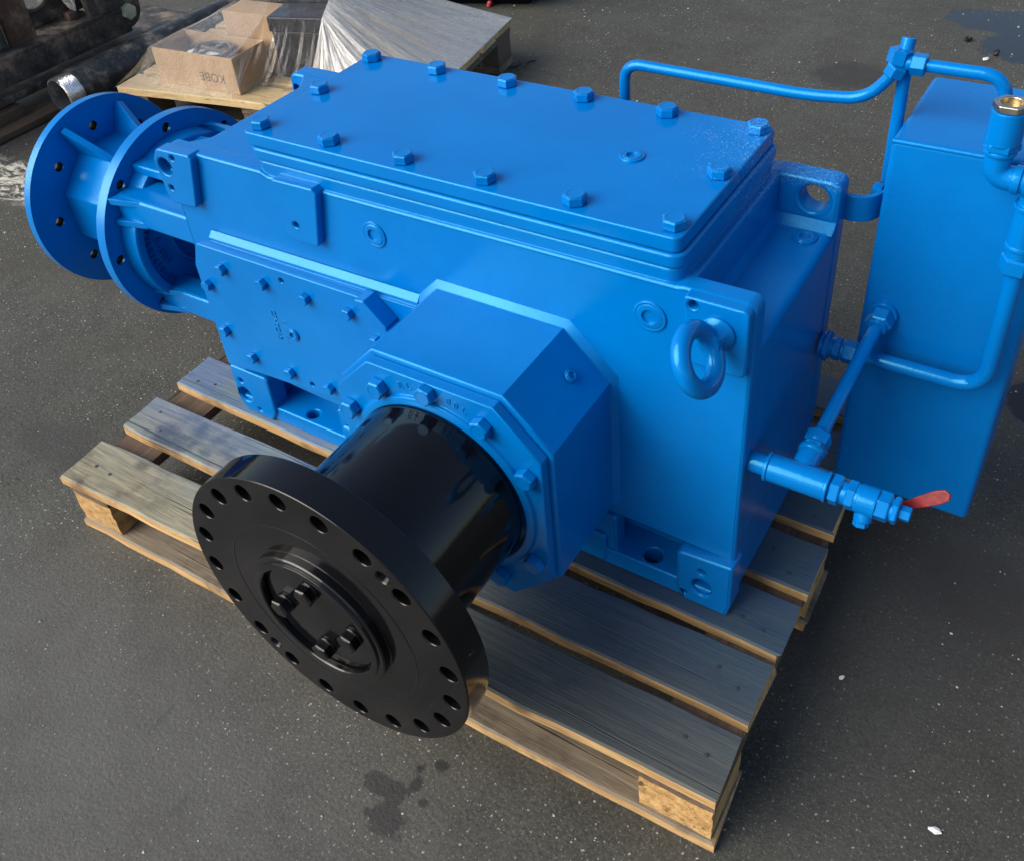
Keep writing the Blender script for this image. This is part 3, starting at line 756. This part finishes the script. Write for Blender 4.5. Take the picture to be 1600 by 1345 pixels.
for (z0, z1, yf) in ((0.428, 0.478, 0.020), (0.250, 0.296, 0.040)):
    for y0, y1, s_ in ((yf, 0.085, 1), (2 * BY - 0.085, 2 * BY - yf, -1)):
        bx(bm, -0.172, y0, z0, 0.03, y1, z1, 0.006, None, 3)
        yo = y0 if s_ > 0 else y1
        for za in (z0 + 0.006, z1 - 0.006):
            pr = [(-0.172, yo + s_ * 0.012), (-0.172, yo - s_ * 0.012), (-0.166, yo - s_ * 0.012), (-0.112, yo + s_ * 0.001), (-0.112, yo + s_ * 0.012)]
            solid(bm, [(a, b, za - 0.005) for a, b in pr] + [(a, b, za + 0.005) for a, b in pr], [(4, 3, 2, 1, 0), (5, 6, 7, 8, 9)] + [(q, (q + 1) % 5, 5 + (q + 1) % 5, 5 + q) for q in range(5)])
slab(bm, rnd(box2(-0.172, 0.068, 0.06, 0.236), 0.004), [circle(-0.135, 0.205, 0.045, 28, ry=0.022)], 0.0, 0.016, TOP(0.492), 0.003)
bx(bm, -0.172, 0.07, 0.24, 0.03, 0.234, 0.262, 0.004)
bell = finish('bell_housing', bm, M_CAST, gb)
bore_shade0 = None
def bores(parent, rad, x0, L, r):
    global bore_shade0
    for k in range(8):
        mw = Matrix.Translation((x0, BY + rad * math.cos(R(45 * k)), BZ + rad * math.sin(R(45 * k)))) @ Vector((1, 0, 0)).to_track_quat('Z', 'Y').to_matrix().to_4x4()
        if bore_shade0 is None:
            bm = NB(); lathe(bm, [(r - 0.0003, 0.0004), (r - 0.0003, L - 0.0008)], Matrix.Identity(4), 22)
            bore_shade0 = finish('bolt_hole_shade', bm, M_SHADE, parent, origin=(0, 0, 0)); place(bore_shade0, mw, parent)  # black liner paints the shade inside the bore
        else: instance(bore_shade0, mw, parent)
bores(bell, 0.160, -0.190, 0.0155, 0.0080)

for txt, rad, a0, da, sz in (('70BE14/0100', 0.1155, 166, 5.35, 0.0150), ('C B-SEM', 0.0975, 164, 6.4, 0.0165)):
    bm = NB()
    for i, ch in enumerate(txt):
        t = R(a0 + da * i)
        pos = Vector((-0.1528, BY + rad * math.cos(t), BZ + rad * math.sin(t)))
        up = Vector((0, -math.cos(t), -math.sin(t))); adv = Vector((0, -math.sin(t), math.cos(t)))
        m = Matrix.Identity(4)
        for k in range(3): m[k][0] = adv[k]; m[k][1] = up[k]; m[k][2] = (1, 0, 0)[k]; m[k][3] = pos[k]
        glyphs(bm, ch, sz, m, 0.0020, 0.0004)
    finish('cast_lettering', bm, M_CAST, bell, ang=60)
bm = NB()
slab(bm, circle(BY, BZ, 0.1705, 96), [circle(BY + 0.125 * math.cos(R(45 * k)), BZ + 0.125 * math.sin(R(45 * k)), 0.0080, 22) for k in range(8)] , 0.0, 0.016, END(-0.388), 0.0006)
oct8 = [(BY + 0.106 * math.cos(R(22.5 + 45 * k)), BZ + 0.106 * math.sin(R(22.5 + 45 * k))) for k in range(8)]
slab(bm, rnd(oct8, 0.006), [], 0.0, 0.19, END(-0.378), 0.003)
for k in (1, 2, 5, 6):
    m = Matrix.Translation((-0.372, BY, BZ)) @ Matrix.Rotation(R(22.5 + 45 * k), 4, 'X')
    w = 0.0055
    pr = [(0, 0.095), (0, 0.156), (0.008, 0.158), (0.088, 0.106), (0.092, 0.095)]
    vs = [m @ Vector((x, r, -w)) for x, r in pr] + [m @ Vector((x, r, w)) for x, r in pr]
    solid(bm, vs, [(4, 3, 2, 1, 0), (5, 6, 7, 8, 9)] + [(i, (i + 1) % 5, 5 + (i + 1) % 5, 5 + i) for i in range(5)])
inf = finish('input_flange', bm, M_CAST, gb)
bores(inf, 0.125, -0.388, 0.0155, 0.0080)

# --- oil tank and pipework
bm = NB()
bx(bm, 0.9135, 0.300, ZP + 0.002, 1.0955, 0.487, 0.659, 0.007, seg=4)
tank = finish('oil_tank', bm, M_TANK, gb)
bm = NB()
tube(bm, [(0.915, 0.3025, 0.6565), (1.094, 0.3025, 0.6565)], 0.0032, n=10)
finish('weld_seam', bm, M_BLUE, tank)
# bracket strap between casing and tank
bm = NB()
path = [(0.862, 0.3085), (0.882, 0.3085), (0.888, 0.3095), (0.8935, 0.3115), (0.898, 0.3145), (0.9015, 0.3185), (0.9042, 0.3235), (0.906, 0.329), (0.907, 0.335), (0.9075, 0.345), (0.9075, 0.43)]
side_a, side_b = [], []
for k in range(len(path)):
    p0, p1 = Vector(path[max(k - 1, 0)]), Vector(path[min(k + 1, len(path) - 1)])
    d = (p1 - p0).normalized(); nx = Vector((-d.y, d.x)) * 0.0035
    side_a.append(tuple(Vector(path[k]) + nx)); side_b.append(tuple(Vector(path[k]) - nx))
slab(bm, side_b + side_a[::-1], [], 0.0, 0.034, TOP(0.541), 0.0008)
strap = finish('tank_bracket', bm, M_BLUE, tank)
for yy in (0.338, 0.395): bolt('strap', 0.0095, 0.011, (0.9055, yy, 0.570), (-1, 0, 0.2), strap, M_BLUE)

PY, PZ = 0.272, 0.3725
bm = NB()
tube(bm, [(0.905, PY, PZ), (1.0725, PY, PZ), (1.0725, PY, 0.575)], 0.0100, 0.036, 20, 10)
lowp = finish('oil_pipe', bm, M_BLUE, gb)
def fit(name, parent, items, mat=M_BLUE):
    bm = NB()
    for kind, o, d, r, L in items:
        (hexnut if kind == 'h' else cyl)(bm, o, d, r, L)
    return finish(name, bm, mat, parent, ang=25)
X_ = (1, 0, 0); Z_ = (0, 0, 1); Y_ = (0, 1, 0)
fit('pipe_fitting', lowp, [('c', (0.876, PY, PZ), X_, 0.017, 0.006), ('h', (0.881, PY, PZ), X_, 0.0205, 0.008), ('c', (0.888, PY, PZ), X_, 0.0135, 0.008), ('h', (0.893, PY, PZ), X_, 0.0155, 0.010)])
fit('pipe_nut', lowp, [('c', (0.903, PY, PZ), X_, 0.0135, 0.004), ('h', (0.906, PY, PZ), X_, 0.0158, 0.017)])
fit('pipe_nut', lowp, [('h', (1.0715, PY, 0.545), Z_, 0.0185, 0.020), ('c', (1.071, PY, 0.565), Z_, 0.0145, 0.012)])
fit('pipe_sleeve', lowp, [('c', (1.070, PY, 0.575), Z_, 0.0165, 0.005), ('c', (1.070, PY, 0.579), Z_, 0.0150, 0.046), ('c', (1.0695, PY, 0.624), Z_, 0.0170, 0.005), ('c', (1.069, PY, 0.628), Z_, 0.0125, 0.03)])
# filler elbow and filler neck
bm = NB()
tube(bm, [(1.086, PY, 0.653), (1.0275, PY, 0.653), (1.0275, PY, 0.684)], 0.0135, 0.022, 20, 8)
cyl(bm, (1.046, PY, 0.653), X_, 0.0155, 0.008); cyl(bm, (1.058, PY, 0.653), X_, 0.0165, 0.035)
cyl(bm, (1.0275, PY, 0.679), Z_, 0.0165, 0.006, 0.002)
elbow = finish('filler_elbow', bm, M_BLUE, gb)
fit('filler_neck', elbow, [('h', (1.0275, PY, 0.684), Z_, 0.0188, 0.010), ('c', (1.0275, PY, 0.692), Z_, 0.0178, 0.036)])
bm = NB()
m = Matrix.Translation((1.0275, PY, 0.7285))
R6 = [(0.0182 * math.cos(math.pi / 3 * i), 0.0182 * math.sin(math.pi / 3 * i)) for i in range(6)]
slab(bm, rnd(R6, 0.003), [circle(0, 0, 0.0110, 24)], 0.0, 0.0075, m, 0.0012)
cap = finish('filler_cap', bm, M_NICKEL, elbow)
bm = NB(); lathe(bm, [(0, 0.001), (0.0115, 0.001), (0.0115, 0.003)], m, 24); finish('strainer', bm, M_BRASS, elbow)
# breather pipe along the back with its tee
bm = NB()
TY = 0.352
tube(bm, [(0.5545, TY, 0.42), (0.5545, TY, 0.6735), (0.70, TY, 0.6715), (0.80, TY, 0.670), (0.868, TY, 0.677), (0.8965, TY - 0.004, 0.7175)], 0.0072, 0.026, 16, 8)
brp = finish('breather_pipe', bm, M_BLUE, gb)
bm = NB()
tube(bm, [(0.912, TY, 0.7265), (1.007, TY, 0.7265), (1.021, TY + 0.006, 0.66)], 0.0072, 0.022, 16, 8)
finish('breather_pipe', bm, M_BLUE, gb)
bm = NB()
tube(bm, [(0.9030, TY + 0.01, 0.728), (0.9045, TY + 0.01, 0.572)], 0.0075, 0.02, 16)
finish('standpipe', bm, M_BLUE, gb)
fit('tee_fitting', brp, [('h', (0.8935, TY - 0.004, 0.7115), (0.35, 0, 0.94), 0.0125, 0.014), ('h', (0.8955, TY, 0.724), (0.12, 0.1, 1), 0.0130, 0.017), ('c', (0.9005, TY + 0.008, 0.735), (0.05, 0.3, 1), 0.0080, 0.016), ('h', (0.911, TY, 0.7265), X_, 0.0125, 0.016), ('c', (0.897, TY, 0.7265), X_, 0.0085, 0.016)])

# drain tee, riser and ball valve on the right end
TYY, TZ = 0.036, 0.3715
rd = Vector((0.045, 0.975, 0.20)).normalized()
bm = NB()
cyl(bm, (0.874, TYY, TZ), X_, 0.0125, 0.03); cyl(bm, (0.8935, TYY, TZ), X_, 0.0180, 0.004); cyl(bm, (0.8965, TYY, TZ), X_, 0.0168, 0.066, 0.002); cyl(bm, (0.9610, TYY, TZ), X_, 0.0180, 0.004)
T0 = Vector((0.9300, TYY, TZ))
cyl(bm, T0, rd, 0.0140, 0.038); cyl(bm, T0 + rd * 0.034, rd, 0.0155, 0.006); hexnut(bm, T0 + rd * 0.039, rd, 0.0160, 0.007); hexnut(bm, T0 + rd * 0.048, rd, 0.0150, 0.016, 0.4)
cyl(bm, T0 + rd * 0.044, rd, 0.0125, 0.006)
tee = finish('drain_tee', bm, M_BLUE, gb, ang=25)
bm = NB()
P1 = Vector((0.9405, 0.300, 0.4245))
tube(bm, [T0 + rd * 0.06, P1], 0.0083, n=18)
riser = finish('riser_pipe', bm, M_BLUE, gb)
fit('pipe_nut', riser, [('c', (P1.x, 0.301, P1.z), (0, -1, 0), 0.0180, 0.008), ('h', (P1.x, 0.294, P1.z), (0, -1, -0.15), 0.0165, 0.020), ('c', (P1.x, 0.276, P1.z - 0.003), (0, -1, -0.15), 0.0120, 0.006)])
bm = NB()
for k, x0, r, L in (('c', 0.964, 0.0125, 0.012), ('h', 0.9665, 0.0178, 0.012), ('c', 0.978, 0.0135, 0.010), ('h', 0.984, 0.0172, 0.011), ('c', 0.994, 0.0160, 0.005), ('c', 0.997, 0.0172, 0.020), ('h', 1.016, 0.0172, 0.015), ('c', 1.030, 0.0130, 0.004), ('h', 1.033, 0.0160, 0.007), ('h', 1.040, 0.0085, 0.012)):
    (hexnut if k == 'h' else cyl)(bm, (x0, TYY, TZ), X_, r, L)
cyl(bm, (1.006, TYY - 0.006, TZ - 0.008), (0.1, -0.5, -1), 0.0100, 0.014, 0.002); hexnut(bm, (1.006, TYY - 0.012, TZ - 0.020), (0.1, -0.5, -1), 0.0085, 0.007)
cyl(bm, (1.006, TYY, TZ), (0, 0.45, -0.9), 0.0075, 0.050)
valve = finish('ball_valve', bm, M_BLUE, gb, ang=25)
bm = NB()
hw = [(0.0, 0.006), (0.012, 0.0070), (0.030, 0.0050), (0.058, 0.0046), (0.080, 0.0068), (0.096, 0.0078), (0.107, 0.0060), (0.111, 0.0)]
outl = [(a, b) for a, b in hw] + [(a, -b) for a, b in hw[-2::-1]]
lp0, lp1 = Vector((1.000, 0.058, 0.322)), Vector((1.083, 0.062, 0.3965))
lx = (lp1 - lp0).normalized(); lz = Vector((0.1, -0.75, 0.62)); lz = (lz - lx * lz.dot(lx)).normalized(); ly = lz.cross(lx)
Hm = Matrix.Identity(4)
for k in range(3): Hm[k][0] = lx[k]; Hm[k][1] = ly[k]; Hm[k][2] = lz[k]; Hm[k][3] = lp0[k]
slab(bm, outl, [], 0.0, 0.0035, Hm, 0.0012)
finish('valve_lever', bm, M_RED, valve)

# ------------------------------------------------------------------ wrapped pallet behind
W0 = Vector((-1.300, 0.824, 0.0)); WA = R(10)
def wp(u, v, z):
    return Vector((W0.x + u * math.cos(WA) - v * math.sin(WA), W0.y + u * math.sin(WA) + v * math.cos(WA), z))
wpal = empty('wooden_pallet', wp(0.46, 0.33, 0), 'pale new wooden pallet under clear stretch film, behind the blue bell housing', 'pallet')
ZW = 0.132
for k in range(6):
    v0 = 0.118 * k
    board('deck_board', 0.0, 0.93, v0, v0 + 0.098, v0, v0 + 0.098, ZW - 0.02, ZW, [M_PINE, M_PINE], nseg=10, parent=wpal, frame=wp)
for ua in (0.0, 0.415, 0.83):
    block(ua + 0.002, 0.004, ZW - 0.039, ua + 0.098, 0.684, ZW - 0.0205, M_OLDB, wpal, wp, 'stringer_board')
    for va in (0.006, 0.29, 0.585):
        block(ua + 0.003, va, 0.02, ua + 0.097, va + 0.095, ZW - 0.0395, M_OLDB, wpal, wp)
for va in (0.0, 0.285, 0.585):
    board('bottom_board', 0.0, 0.93, va, va + 0.098, va, va + 0.098, 0.001, 0.0195, [M_OLDX, M_OLDX], nseg=6, parent=wpal, frame=wp)

def frame_at(o, yaw):
    return Matrix.Translation(o) @ Matrix.Rotation(yaw, 4, 'Z')
def carton(o, yaw, w, d, h, label, group=None, text=None):
    F = frame_at(o, yaw)
    root = empty('cardboard_box', o, label, 'box')
    t = 0.003
    for nm, b in (('front_wall', (0, 0, 0, w, t, h)), ('back_wall', (0, d - t, 0, w, d, h)), ('side_wall', (0, t, 0, t, d - t, h)), ('side_wall', (w - t, t, 0, w, d - t, h)), ('bottom_panel', (t, t, 0, w - t, d - t, t))):
        bm = NB(); bx(bm, *b, 0.0008, F, 1)
        p = finish(nm, bm, M_CARD, root, smooth=False)
        if nm == 'back_wall' and not text:
            bm = NB(); bx(bm, 0.001, 0.001, h - 0.002, w - 0.001, d - 0.001, h + 0.001, 0.0005, F, 1); finish('top_panel', bm, M_CARD, root, smooth=False)
        if nm == 'front_wall' and text:
            bm = NB()
            glyphs(bm, text, 0.036, F @ Matrix.Translation((w * 0.70, -0.0002, h * 0.40)) @ FRONT(0) @ Matrix.Rotation(math.pi, 4, 'Z'), 0.0002, 0.0)
            finish('printed_lettering', bm, M_INK, p, smooth=False)
    return root, F
c1, F1 = carton(Vector((-1.197, 0.901, ZW + 0.001)), R(4.3), 0.293, 0.135, 0.103, 'open brown cardboard box with upside-down printing, holding a coiled ring', None, 'KOBE')
c2, F2 = carton(Vector((-1.060, 1.062, ZW + 0.001)), R(6), 0.165, 0.090, 0.165, 'taller brown cardboard box behind the open box, beside the dark wrapped unit')
bm = NB()
mC = F1 @ Matrix.Translation((0.165, 0.068, 0.088)) @ Matrix.Rotation(R(6), 4, 'Y')
torus(bm, mC, 0.048, 0.0055, 40, 12)
torus(bm, mC @ Matrix.Translation((0, 0, -0.009)), 0.054, 0.0055, 40, 12)
bx(bm, -0.046, -0.004, -0.004, 0.046, 0.004, 0.004, 0.001, mC, 1); bx(bm, -0.004, 0.0, -0.004, 0.012, 0.044, 0.006, 0.001, mC, 1)
tag(finish('coiled_ring', bm, M_COIL), 'grey coated ring with a cross bar lying inside the open cardboard box', 'ring')
bm = NB()
bmesh.ops.create_icosphere(bm, subdivisions=3, radius=1.0)
for v in bm.verts:
    n = v.co.copy()
    k = 1 + 0.10 * math.sin(9 * n.x + 3 * n.y) + 0.08 * math.sin(13 * n.y - 5 * n.z)
    v.co = F1 @ Vector((0.150 + n.x * 0.120 * k, 0.066 + n.y * 0.055 * k, 0.050 + n.z * 0.028 * k))
tag(finish('plastic_bag', bm, M_WHITE), 'white plastic bag stuffed in the open cardboard box under the ring', 'bag')
# dark unit
DU = Vector((-0.885, 1.056, ZW + 0.001)); FU = frame_at(DU, R(16))
unit = empty('machine_unit', DU, 'dark blue-black stepped machine unit wrapped in streaky stretch film', 'machine')
bm = NB(); bx(bm, 0.004, 0.006, 0, 0.160, 0.105, 0.128, 0.004, FU); finish('unit_body', bm, M_DARKBOX, unit)
bm = NB(); bx(bm, 0, 0, 0.129, 0.167, 0.112, 0.172, 0.006, FU); finish('unit_lid', bm, M_DARKBOX, unit)
bm = NB(); bx(bm, 0.004, 0.118, 0, 0.180, 0.27, 0.255, 0.006, FU); finish('unit_tower', bm, M_DARKBOX, unit)
bm = NB(); hexnut(bm, FU @ Vector((0.004, 0.03, 0.098)), FU.to_3x3() @ Vector((-1, 0, 0)), 0.011, 0.012); finish('bolt', bm, M_ZINC, unit, ang=25)
# stretch film
def sheet(bm, p0, p1, q0, q1, nu=26, nv=14, sag=0.03, rip=0.004, uoff=0.0, seed=0):
    rg = random.Random(seed)
    uvl = bm.loops.layers.uv.verify()
    ph = [rg.uniform(0, 6.28) for _ in range(6)]
    g = []
    for i in range(nu + 1):
        a = i / nu; row = []
        P, Q = p0.lerp(p1, a), q0.lerp(q1, a)
        for j in range(nv + 1):
            t = j / nv
            c = P.lerp(Q, t)
            env = math.sin(math.pi * t)
            c = c - Vector((0, 0, sag * env * (1 - 0.4 * t)))
            w = rip * env * (math.sin(31 * a + ph[0]) + 0.7 * math.sin(67 * a + ph[1] + 2 * t) + 0.5 * math.sin(113 * a + ph[2]))
            c = c + Vector((0.2 * w, -0.3 * w, w))
            row.append((bm.verts.new(c), (a + uoff, t)))
        g.append(row)
    for i in range(nu):
        for j in range(nv):
            q = [g[i][j], g[i + 1][j], g[i + 1][j + 1], g[i][j + 1]]
            try: f = bm.faces.new([k[0] for k in q])
            except ValueError: continue
            for l, k in zip(f.loops, q): l[uvl].uv = k[1]
TL, TR = FU @ Vector((-0.003, -0.004, 0.174)), FU @ Vector((0.170, -0.004, 0.174))
TBL, TBR = FU @ Vector((-0.003, 0.118, 0.240)), FU @ Vector((0.185, 0.128, 0.262))
zf = ZW + 0.003
A_, B1, B2, F_, K_, L_ = wp(-0.004, -0.004, zf), wp(0.40, -0.005, zf), wp(0.62, -0.005, zf), wp(0.934, -0.004, zf), wp(0.934, 0.692, zf), wp(-0.004, 0.692, zf)
CL, CR = F1 @ Vector((-0.003, -0.003, 0.106)), F1 @ Vector((0.296, -0.003, 0.106)); CB = F1 @ Vector((-0.003, 0.138, 0.106))
film = empty('stretch_film', wp(0.46, 0.33, ZW), 'wrinkled clear stretch film tented over the boxes and dark unit on the pallet', 'film')
bm = NB()
sheet(bm, TL, TR, B1, B2, sag=0.035, seed=1)
sheet(bm, TBR, TBL, K_, L_, 20, 12, 0.03, 0.004, 6.1, 7)
sheet(bm, TL, TR, TBL, TBR, 10, 5, 0.0, 0.001, 7.4, 9)
finish('streaky_panel', bm, M_FILM, film, ang=180)
BT = F2 @ Vector((-0.004, -0.004, 0.170)); BTB = F2 @ Vector((-0.004, 0.094, 0.170))
bm = NB()
sheet(bm, BT, TL, CL, CR, 24, 14, 0.012, 0.002, 2.1, 3)
sheet(bm, BTB, BT, CB, CL, 12, 12, 0.008, 0.002, 1.3, 2)
sheet(bm, BT, TL, BTB, TBL, 10, 5, 0.0, 0.001, 0.3, 8)
sheet(bm, CB, CL, L_.lerp(A_, 0.35), A_, 14, 8, 0.012, 0.002, 3.2, 4)
sheet(bm, CL, CR, A_, B1, 24, 10, 0.030, 0.002, 4.4, 5)
sheet(bm, CR, TL, B1, B1 + Vector((0.004, 0, 0)), 12, 12, 0.012, 0.003, 5.2, 6)
finish('clear_panel', bm, M_CLEAR, film, ang=180)
bm = NB()
sheet(bm, TR, TR + Vector((0.004, 0.003, 0)), B2, F_, 30, 16, 0.014, 0.003, 8.1, 10)
sheet(bm, TR, TBR, F_, K_, 70, 18, 0.010, 0.004, 9.3, 11)
finish('milky_panel', bm, M_FILMW, film, ang=180)
bm = NB()
dn = Vector((0.006, -0.004, -0.085))
sheet(bm, F_, K_, F_ + dn, K_ + dn, 40, 6, 0.0, 0.006, 10.5, 12)
sheet(bm, B2, F_, B2 + Vector((0, -0.006, -0.05)), F_ + dn, 24, 6, 0.0, 0.004, 11.7, 13)
finish('hanging_skirt', bm, M_FILM, film, ang=180)

# ------------------------------------------------------------------ steel pipe, frame and timber at the top left
SPX, SPZ, SPR = -1.572, 0.064, 0.063
pp = empty('steel_pipe', (SPX, 0.9, 0), 'long scuffed black steel pipe with a bright threaded end lying on the ground', 'pipe')
bm = NB()
lathe(bm, [(SPR, 0), (SPR, 2.6), (SPR - 0.01, 2.6), (SPR - 0.01, 0)], ax((SPX, 0.856, SPZ), (0.02, 1, 0)), 48, close=True)
finish('pipe_body', bm, M_PIPE, pp)
bm = NB()
pr = [(0.0500, 0.0)]
for k in range(7): pr += [(0.0560, 0.003 + 0.007 * k), (0.0535, 0.0065 + 0.007 * k)]
pr += [(0.0575, 0.055), (0.0480, 0.055)]
lathe(bm, pr, ax((SPX - 0.001, 0.804, SPZ), (0.02, 1, 0)), 48, close=True)
finish('threaded_end', bm, M_CHROME, pp)
bm = NB(); lathe(bm, [(0, 0), (0.0495, 0)], ax((SPX, 0.90, SPZ), (0.02, 1, 0)), 32); finish('pipe_bore_shade', bm, M_SHADE, pp)

fr = empty('rusty_machine', (-1.74, 0.9, 0.1), 'dirty rusty steel machine frame with bolted plates at the top left', 'machine frame')
bm = NB(); bx(bm, -1.80, 0.30, 0.100, -1.700, 1.215, 0.182, 0.005)
bx(bm, -1.82, 0.30, 0.178, -1.696, 1.12, 0.190, 0.003)
bx(bm, -1.705, 1.04, 0.104, -1.693, 1.052, 0.180, 0.002)
finish('base_beam', bm, M_FRAME, fr)
bm = NB(); slab(bm, rnd(box2(1.085, 0.11, 1.275, 0.36), [0.02, 0.06, 0.06, 0.02], 5), [circle(1.13, 0.30, 0.03, 24)], 0, 0.028, END(-1.735), 0.003)
finish('end_plate', bm, M_FRAME, fr)
bm = NB(); hexnut(bm, (-1.707, 1.216, 0.165), (1, 0, 0), 0.026, 0.022, 0.3); cyl(bm, (-1.687, 1.216, 0.165), (1, 0, 0), 0.017, 0.003); finish('bolt', bm, M_ZINC, fr, ang=25)
bm = NB(); bx(bm, -1.760, 0.815, 0.188, -1.735, 0.905, 0.60, 0.004); finish('rusty_upright', bm, M_RUST, fr)
bm = NB(); bx(bm, -1.775, 0.745, 0.188, -1.755, 0.815, 0.60, 0.004); finish('grey_upright', bm, M_OLIVE, fr)
bm = NB(); slab(bm, rnd(box2(0.30, 0.19, 0.735, 0.62), 0.03), [circle(0.685, 0.245, 0.033, 28)], 0, 0.02, END(-1.79), 0.003)
lathe(bm, [(0.034, 0.0), (0.034, 0.03), (0.044, 0.03), (0.044, 0.0)], ax((-1.772, 0.685, 0.245), (1, 0, 0)), 28)
finish('side_plate', bm, M_OLIVE, fr)
bm = NB(); slab(bm, rnd(box2(0.90, 0.19, 1.20, 0.62), 0.03), [circle(0.965, 0.30, 0.055, 28)], 0, 0.02, END(-1.83), 0.003)
torus(bm, ax((-1.80, 0.965, 0.30), (1, 0, 0)), 0.058, 0.008, 32, 10)
finish('side_plate', bm, M_FRAME, fr)
bm = NB(); bx(bm, -1.775, 1.035, 0.190, -1.745, 1.065, 0.215, 0.003); finish('stop_block', bm, M_RUST, fr)
bm = NB()
n0 = sheet(bm, Vector((-1.76, 0.99, 0.36)), Vector((-1.74, 1.09, 0.36)), Vector((-1.745, 1.045, 0.225)), Vector((-1.735, 1.06, 0.215)), 10, 10, 0.0, 0.004, 0, 22)
finish('torn_film', bm, M_FILMW, fr, ang=180)
bm = NB(); bx(bm, -1.84, 0.36, 0.002, -1.655, 0.735, 0.055, 0.003); bmesh.ops.subdivide_edges(bm, edges=bm.edges[:], cuts=1)
tag(finish('timber_block', bm, M_OLDB, smooth=False), 'stubby brown timber block on the ground under the steel frame', 'timber')
bm = NB(); bx(bm, -1.92, 0.60, 0.058, -1.69, 1.45, 0.080, 0.003)
tag(finish('steel_skid', bm, M_FRAME, smooth=False), 'dark flat steel skid lying between the timber block and the frame beam', 'skid')
bm = NB(); bx(bm, -1.80, 0.30, 0.002, -1.70, 0.95, 0.022, 0.002, Matrix.Translation((0.10, 0.0, 0)))
tag(finish('timber_plank', bm, M_OLDB, smooth=False), 'thin dirty timber plank on the ground left of the bell housing', 'timber')
# grey machine foot at the top edge
bm = NB()
mb = Matrix.Translation((-1.07, 2.24, 0)) @ Matrix.Rotation(R(18), 4, 'Z')
slab(bm, rnd(box2(-0.30, -0.30, 0.36, 0.30), 0.09, 6), [], 0.055, 0.42, mb, 0.03, 4)
base = finish('grey_machine', bm, M_GREYB)
tag(base, 'grey rounded machine base standing behind the wrapped pallet at the top edge', 'machine')
bm = NB(); bx(bm, -0.24, -0.24, 0.001, 0.30, 0.24, 0.06, 0.01, mb); finish('shade_block', bm, M_SHADE, base)  # black block put in for the dark shadow under the machine

# ------------------------------------------------------------------ scraps on the ground
def chip(name, x, y, s, mat, label, cat, flat=0.4, group=None, seed=0):
    rg = random.Random(seed + int(1000 * abs(x)))
    bm = NB(); bmesh.ops.create_icosphere(bm, subdivisions=2, radius=1.0)
    a = rg.uniform(0, 3.1)
    for v in bm.verts:
        k = s * rg.uniform(0.75, 1.2)
        q = Vector((v.co.x * k * 1.3, v.co.y * k * 0.8, (v.co.z + 0.8) * k * flat))
        q.rotate(Euler((0, 0, a)))
        v.co = Vector((x, y, 0.0005)) + q
    return tag(finish(name, bm, mat, smooth=False), label, cat, group)
chip('red_scrap', -0.844, 2.046, 0.014, M_CRIM, 'small crimson plastic scrap on the ground near the grey machine base', 'debris', 0.8)
for x, y, s, l in ((-0.815, 1.972, 0.008, 'white speck of debris just in front of the crimson scrap'), (1.016, 0.067, 0.0035, 'white chip on the dark ground right of the pallet'), (1.17, -0.076, 0.0055, 'white scrap of paper on the ground at the lower right'), (0.757, 2.16, 0.009, 'pale flat chip on the ground in front of the puddle')):
    chip('debris_chip', x, y, s, M_WHITE, l, 'debris', 0.35)
chip('rubber_lump', 0.685, 2.277, 0.011, M_BLKSCRAP, 'small black lump on the ground left of the puddle', 'debris', 0.7)
chip('rubber_lump', 0.775, 2.205, 0.011, M_BLKSCRAP, 'small black lump on the ground nearest the breather pipe elbow', 'debris', 0.7)
for (x, y, r, a0, a1, l) in ((-0.500, 1.640, 0.030, -1.2, 1.1, 'thin dark curled strip on the ground by the wrapped pallet corner'), (-0.42, 1.66, 0.035, 2.2, 3.9, 'thin dark bent strip on the ground farther from the wrapped pallet')):
    bm = NB()
    tube(bm, [(x + r * math.cos(a0 + (a1 - a0) * i / 10), y + r * math.sin(a0 + (a1 - a0) * i / 10), 0.003) for i in range(11)], 0.0018, 0.001, 6, 1)
    tag(finish('metal_shaving', bm, M_BLKSCRAP), l, 'shaving')
# loose grit
bm = NB()
rg = random.Random(3)
n = 0
while n < 5200:
    x, y = rg.uniform(-2.6, 1.7), rg.uniform(-0.9, 2.8)
    if y < 1.2 and -0.16 < x < 1.1 and -0.28 < y < 0.56: continue
    dens = 0.35 + 0.65 * (0.5 + 0.5 * math.sin(2.3 * x + 1.7 * y) * math.cos(3.1 * y - 1.3 * x))
    if rg.random() > dens: continue
    n += 1
    s = 0.0012 * math.exp(rg.gauss(0, 0.45))
    a = rg.uniform(0, 6.28)
    pts = [Vector((x + s * rg.uniform(0.7, 1.4) * math.cos(a + k * 1.57), y + s * rg.uniform(0.6, 1.2) * math.sin(a + k * 1.57), 0.0004)) for k in range(4)]
    top = Vector((x + s * rg.uniform(-0.3, 0.3), y + s * rg.uniform(-0.3, 0.3), 0.0004 + s * rg.uniform(0.6, 1.1)))
    vs = [bm.verts.new(p) for p in pts]; vt = bm.verts.new(top)
    for k in range(4): bm.faces.new((vs[k], vs[(k + 1) % 4], vt))
tag(finish('loose_grit', bm, M_GRIT, smooth=False), 'pale loose grit scattered over the dark ground', 'grit', kind='stuff')
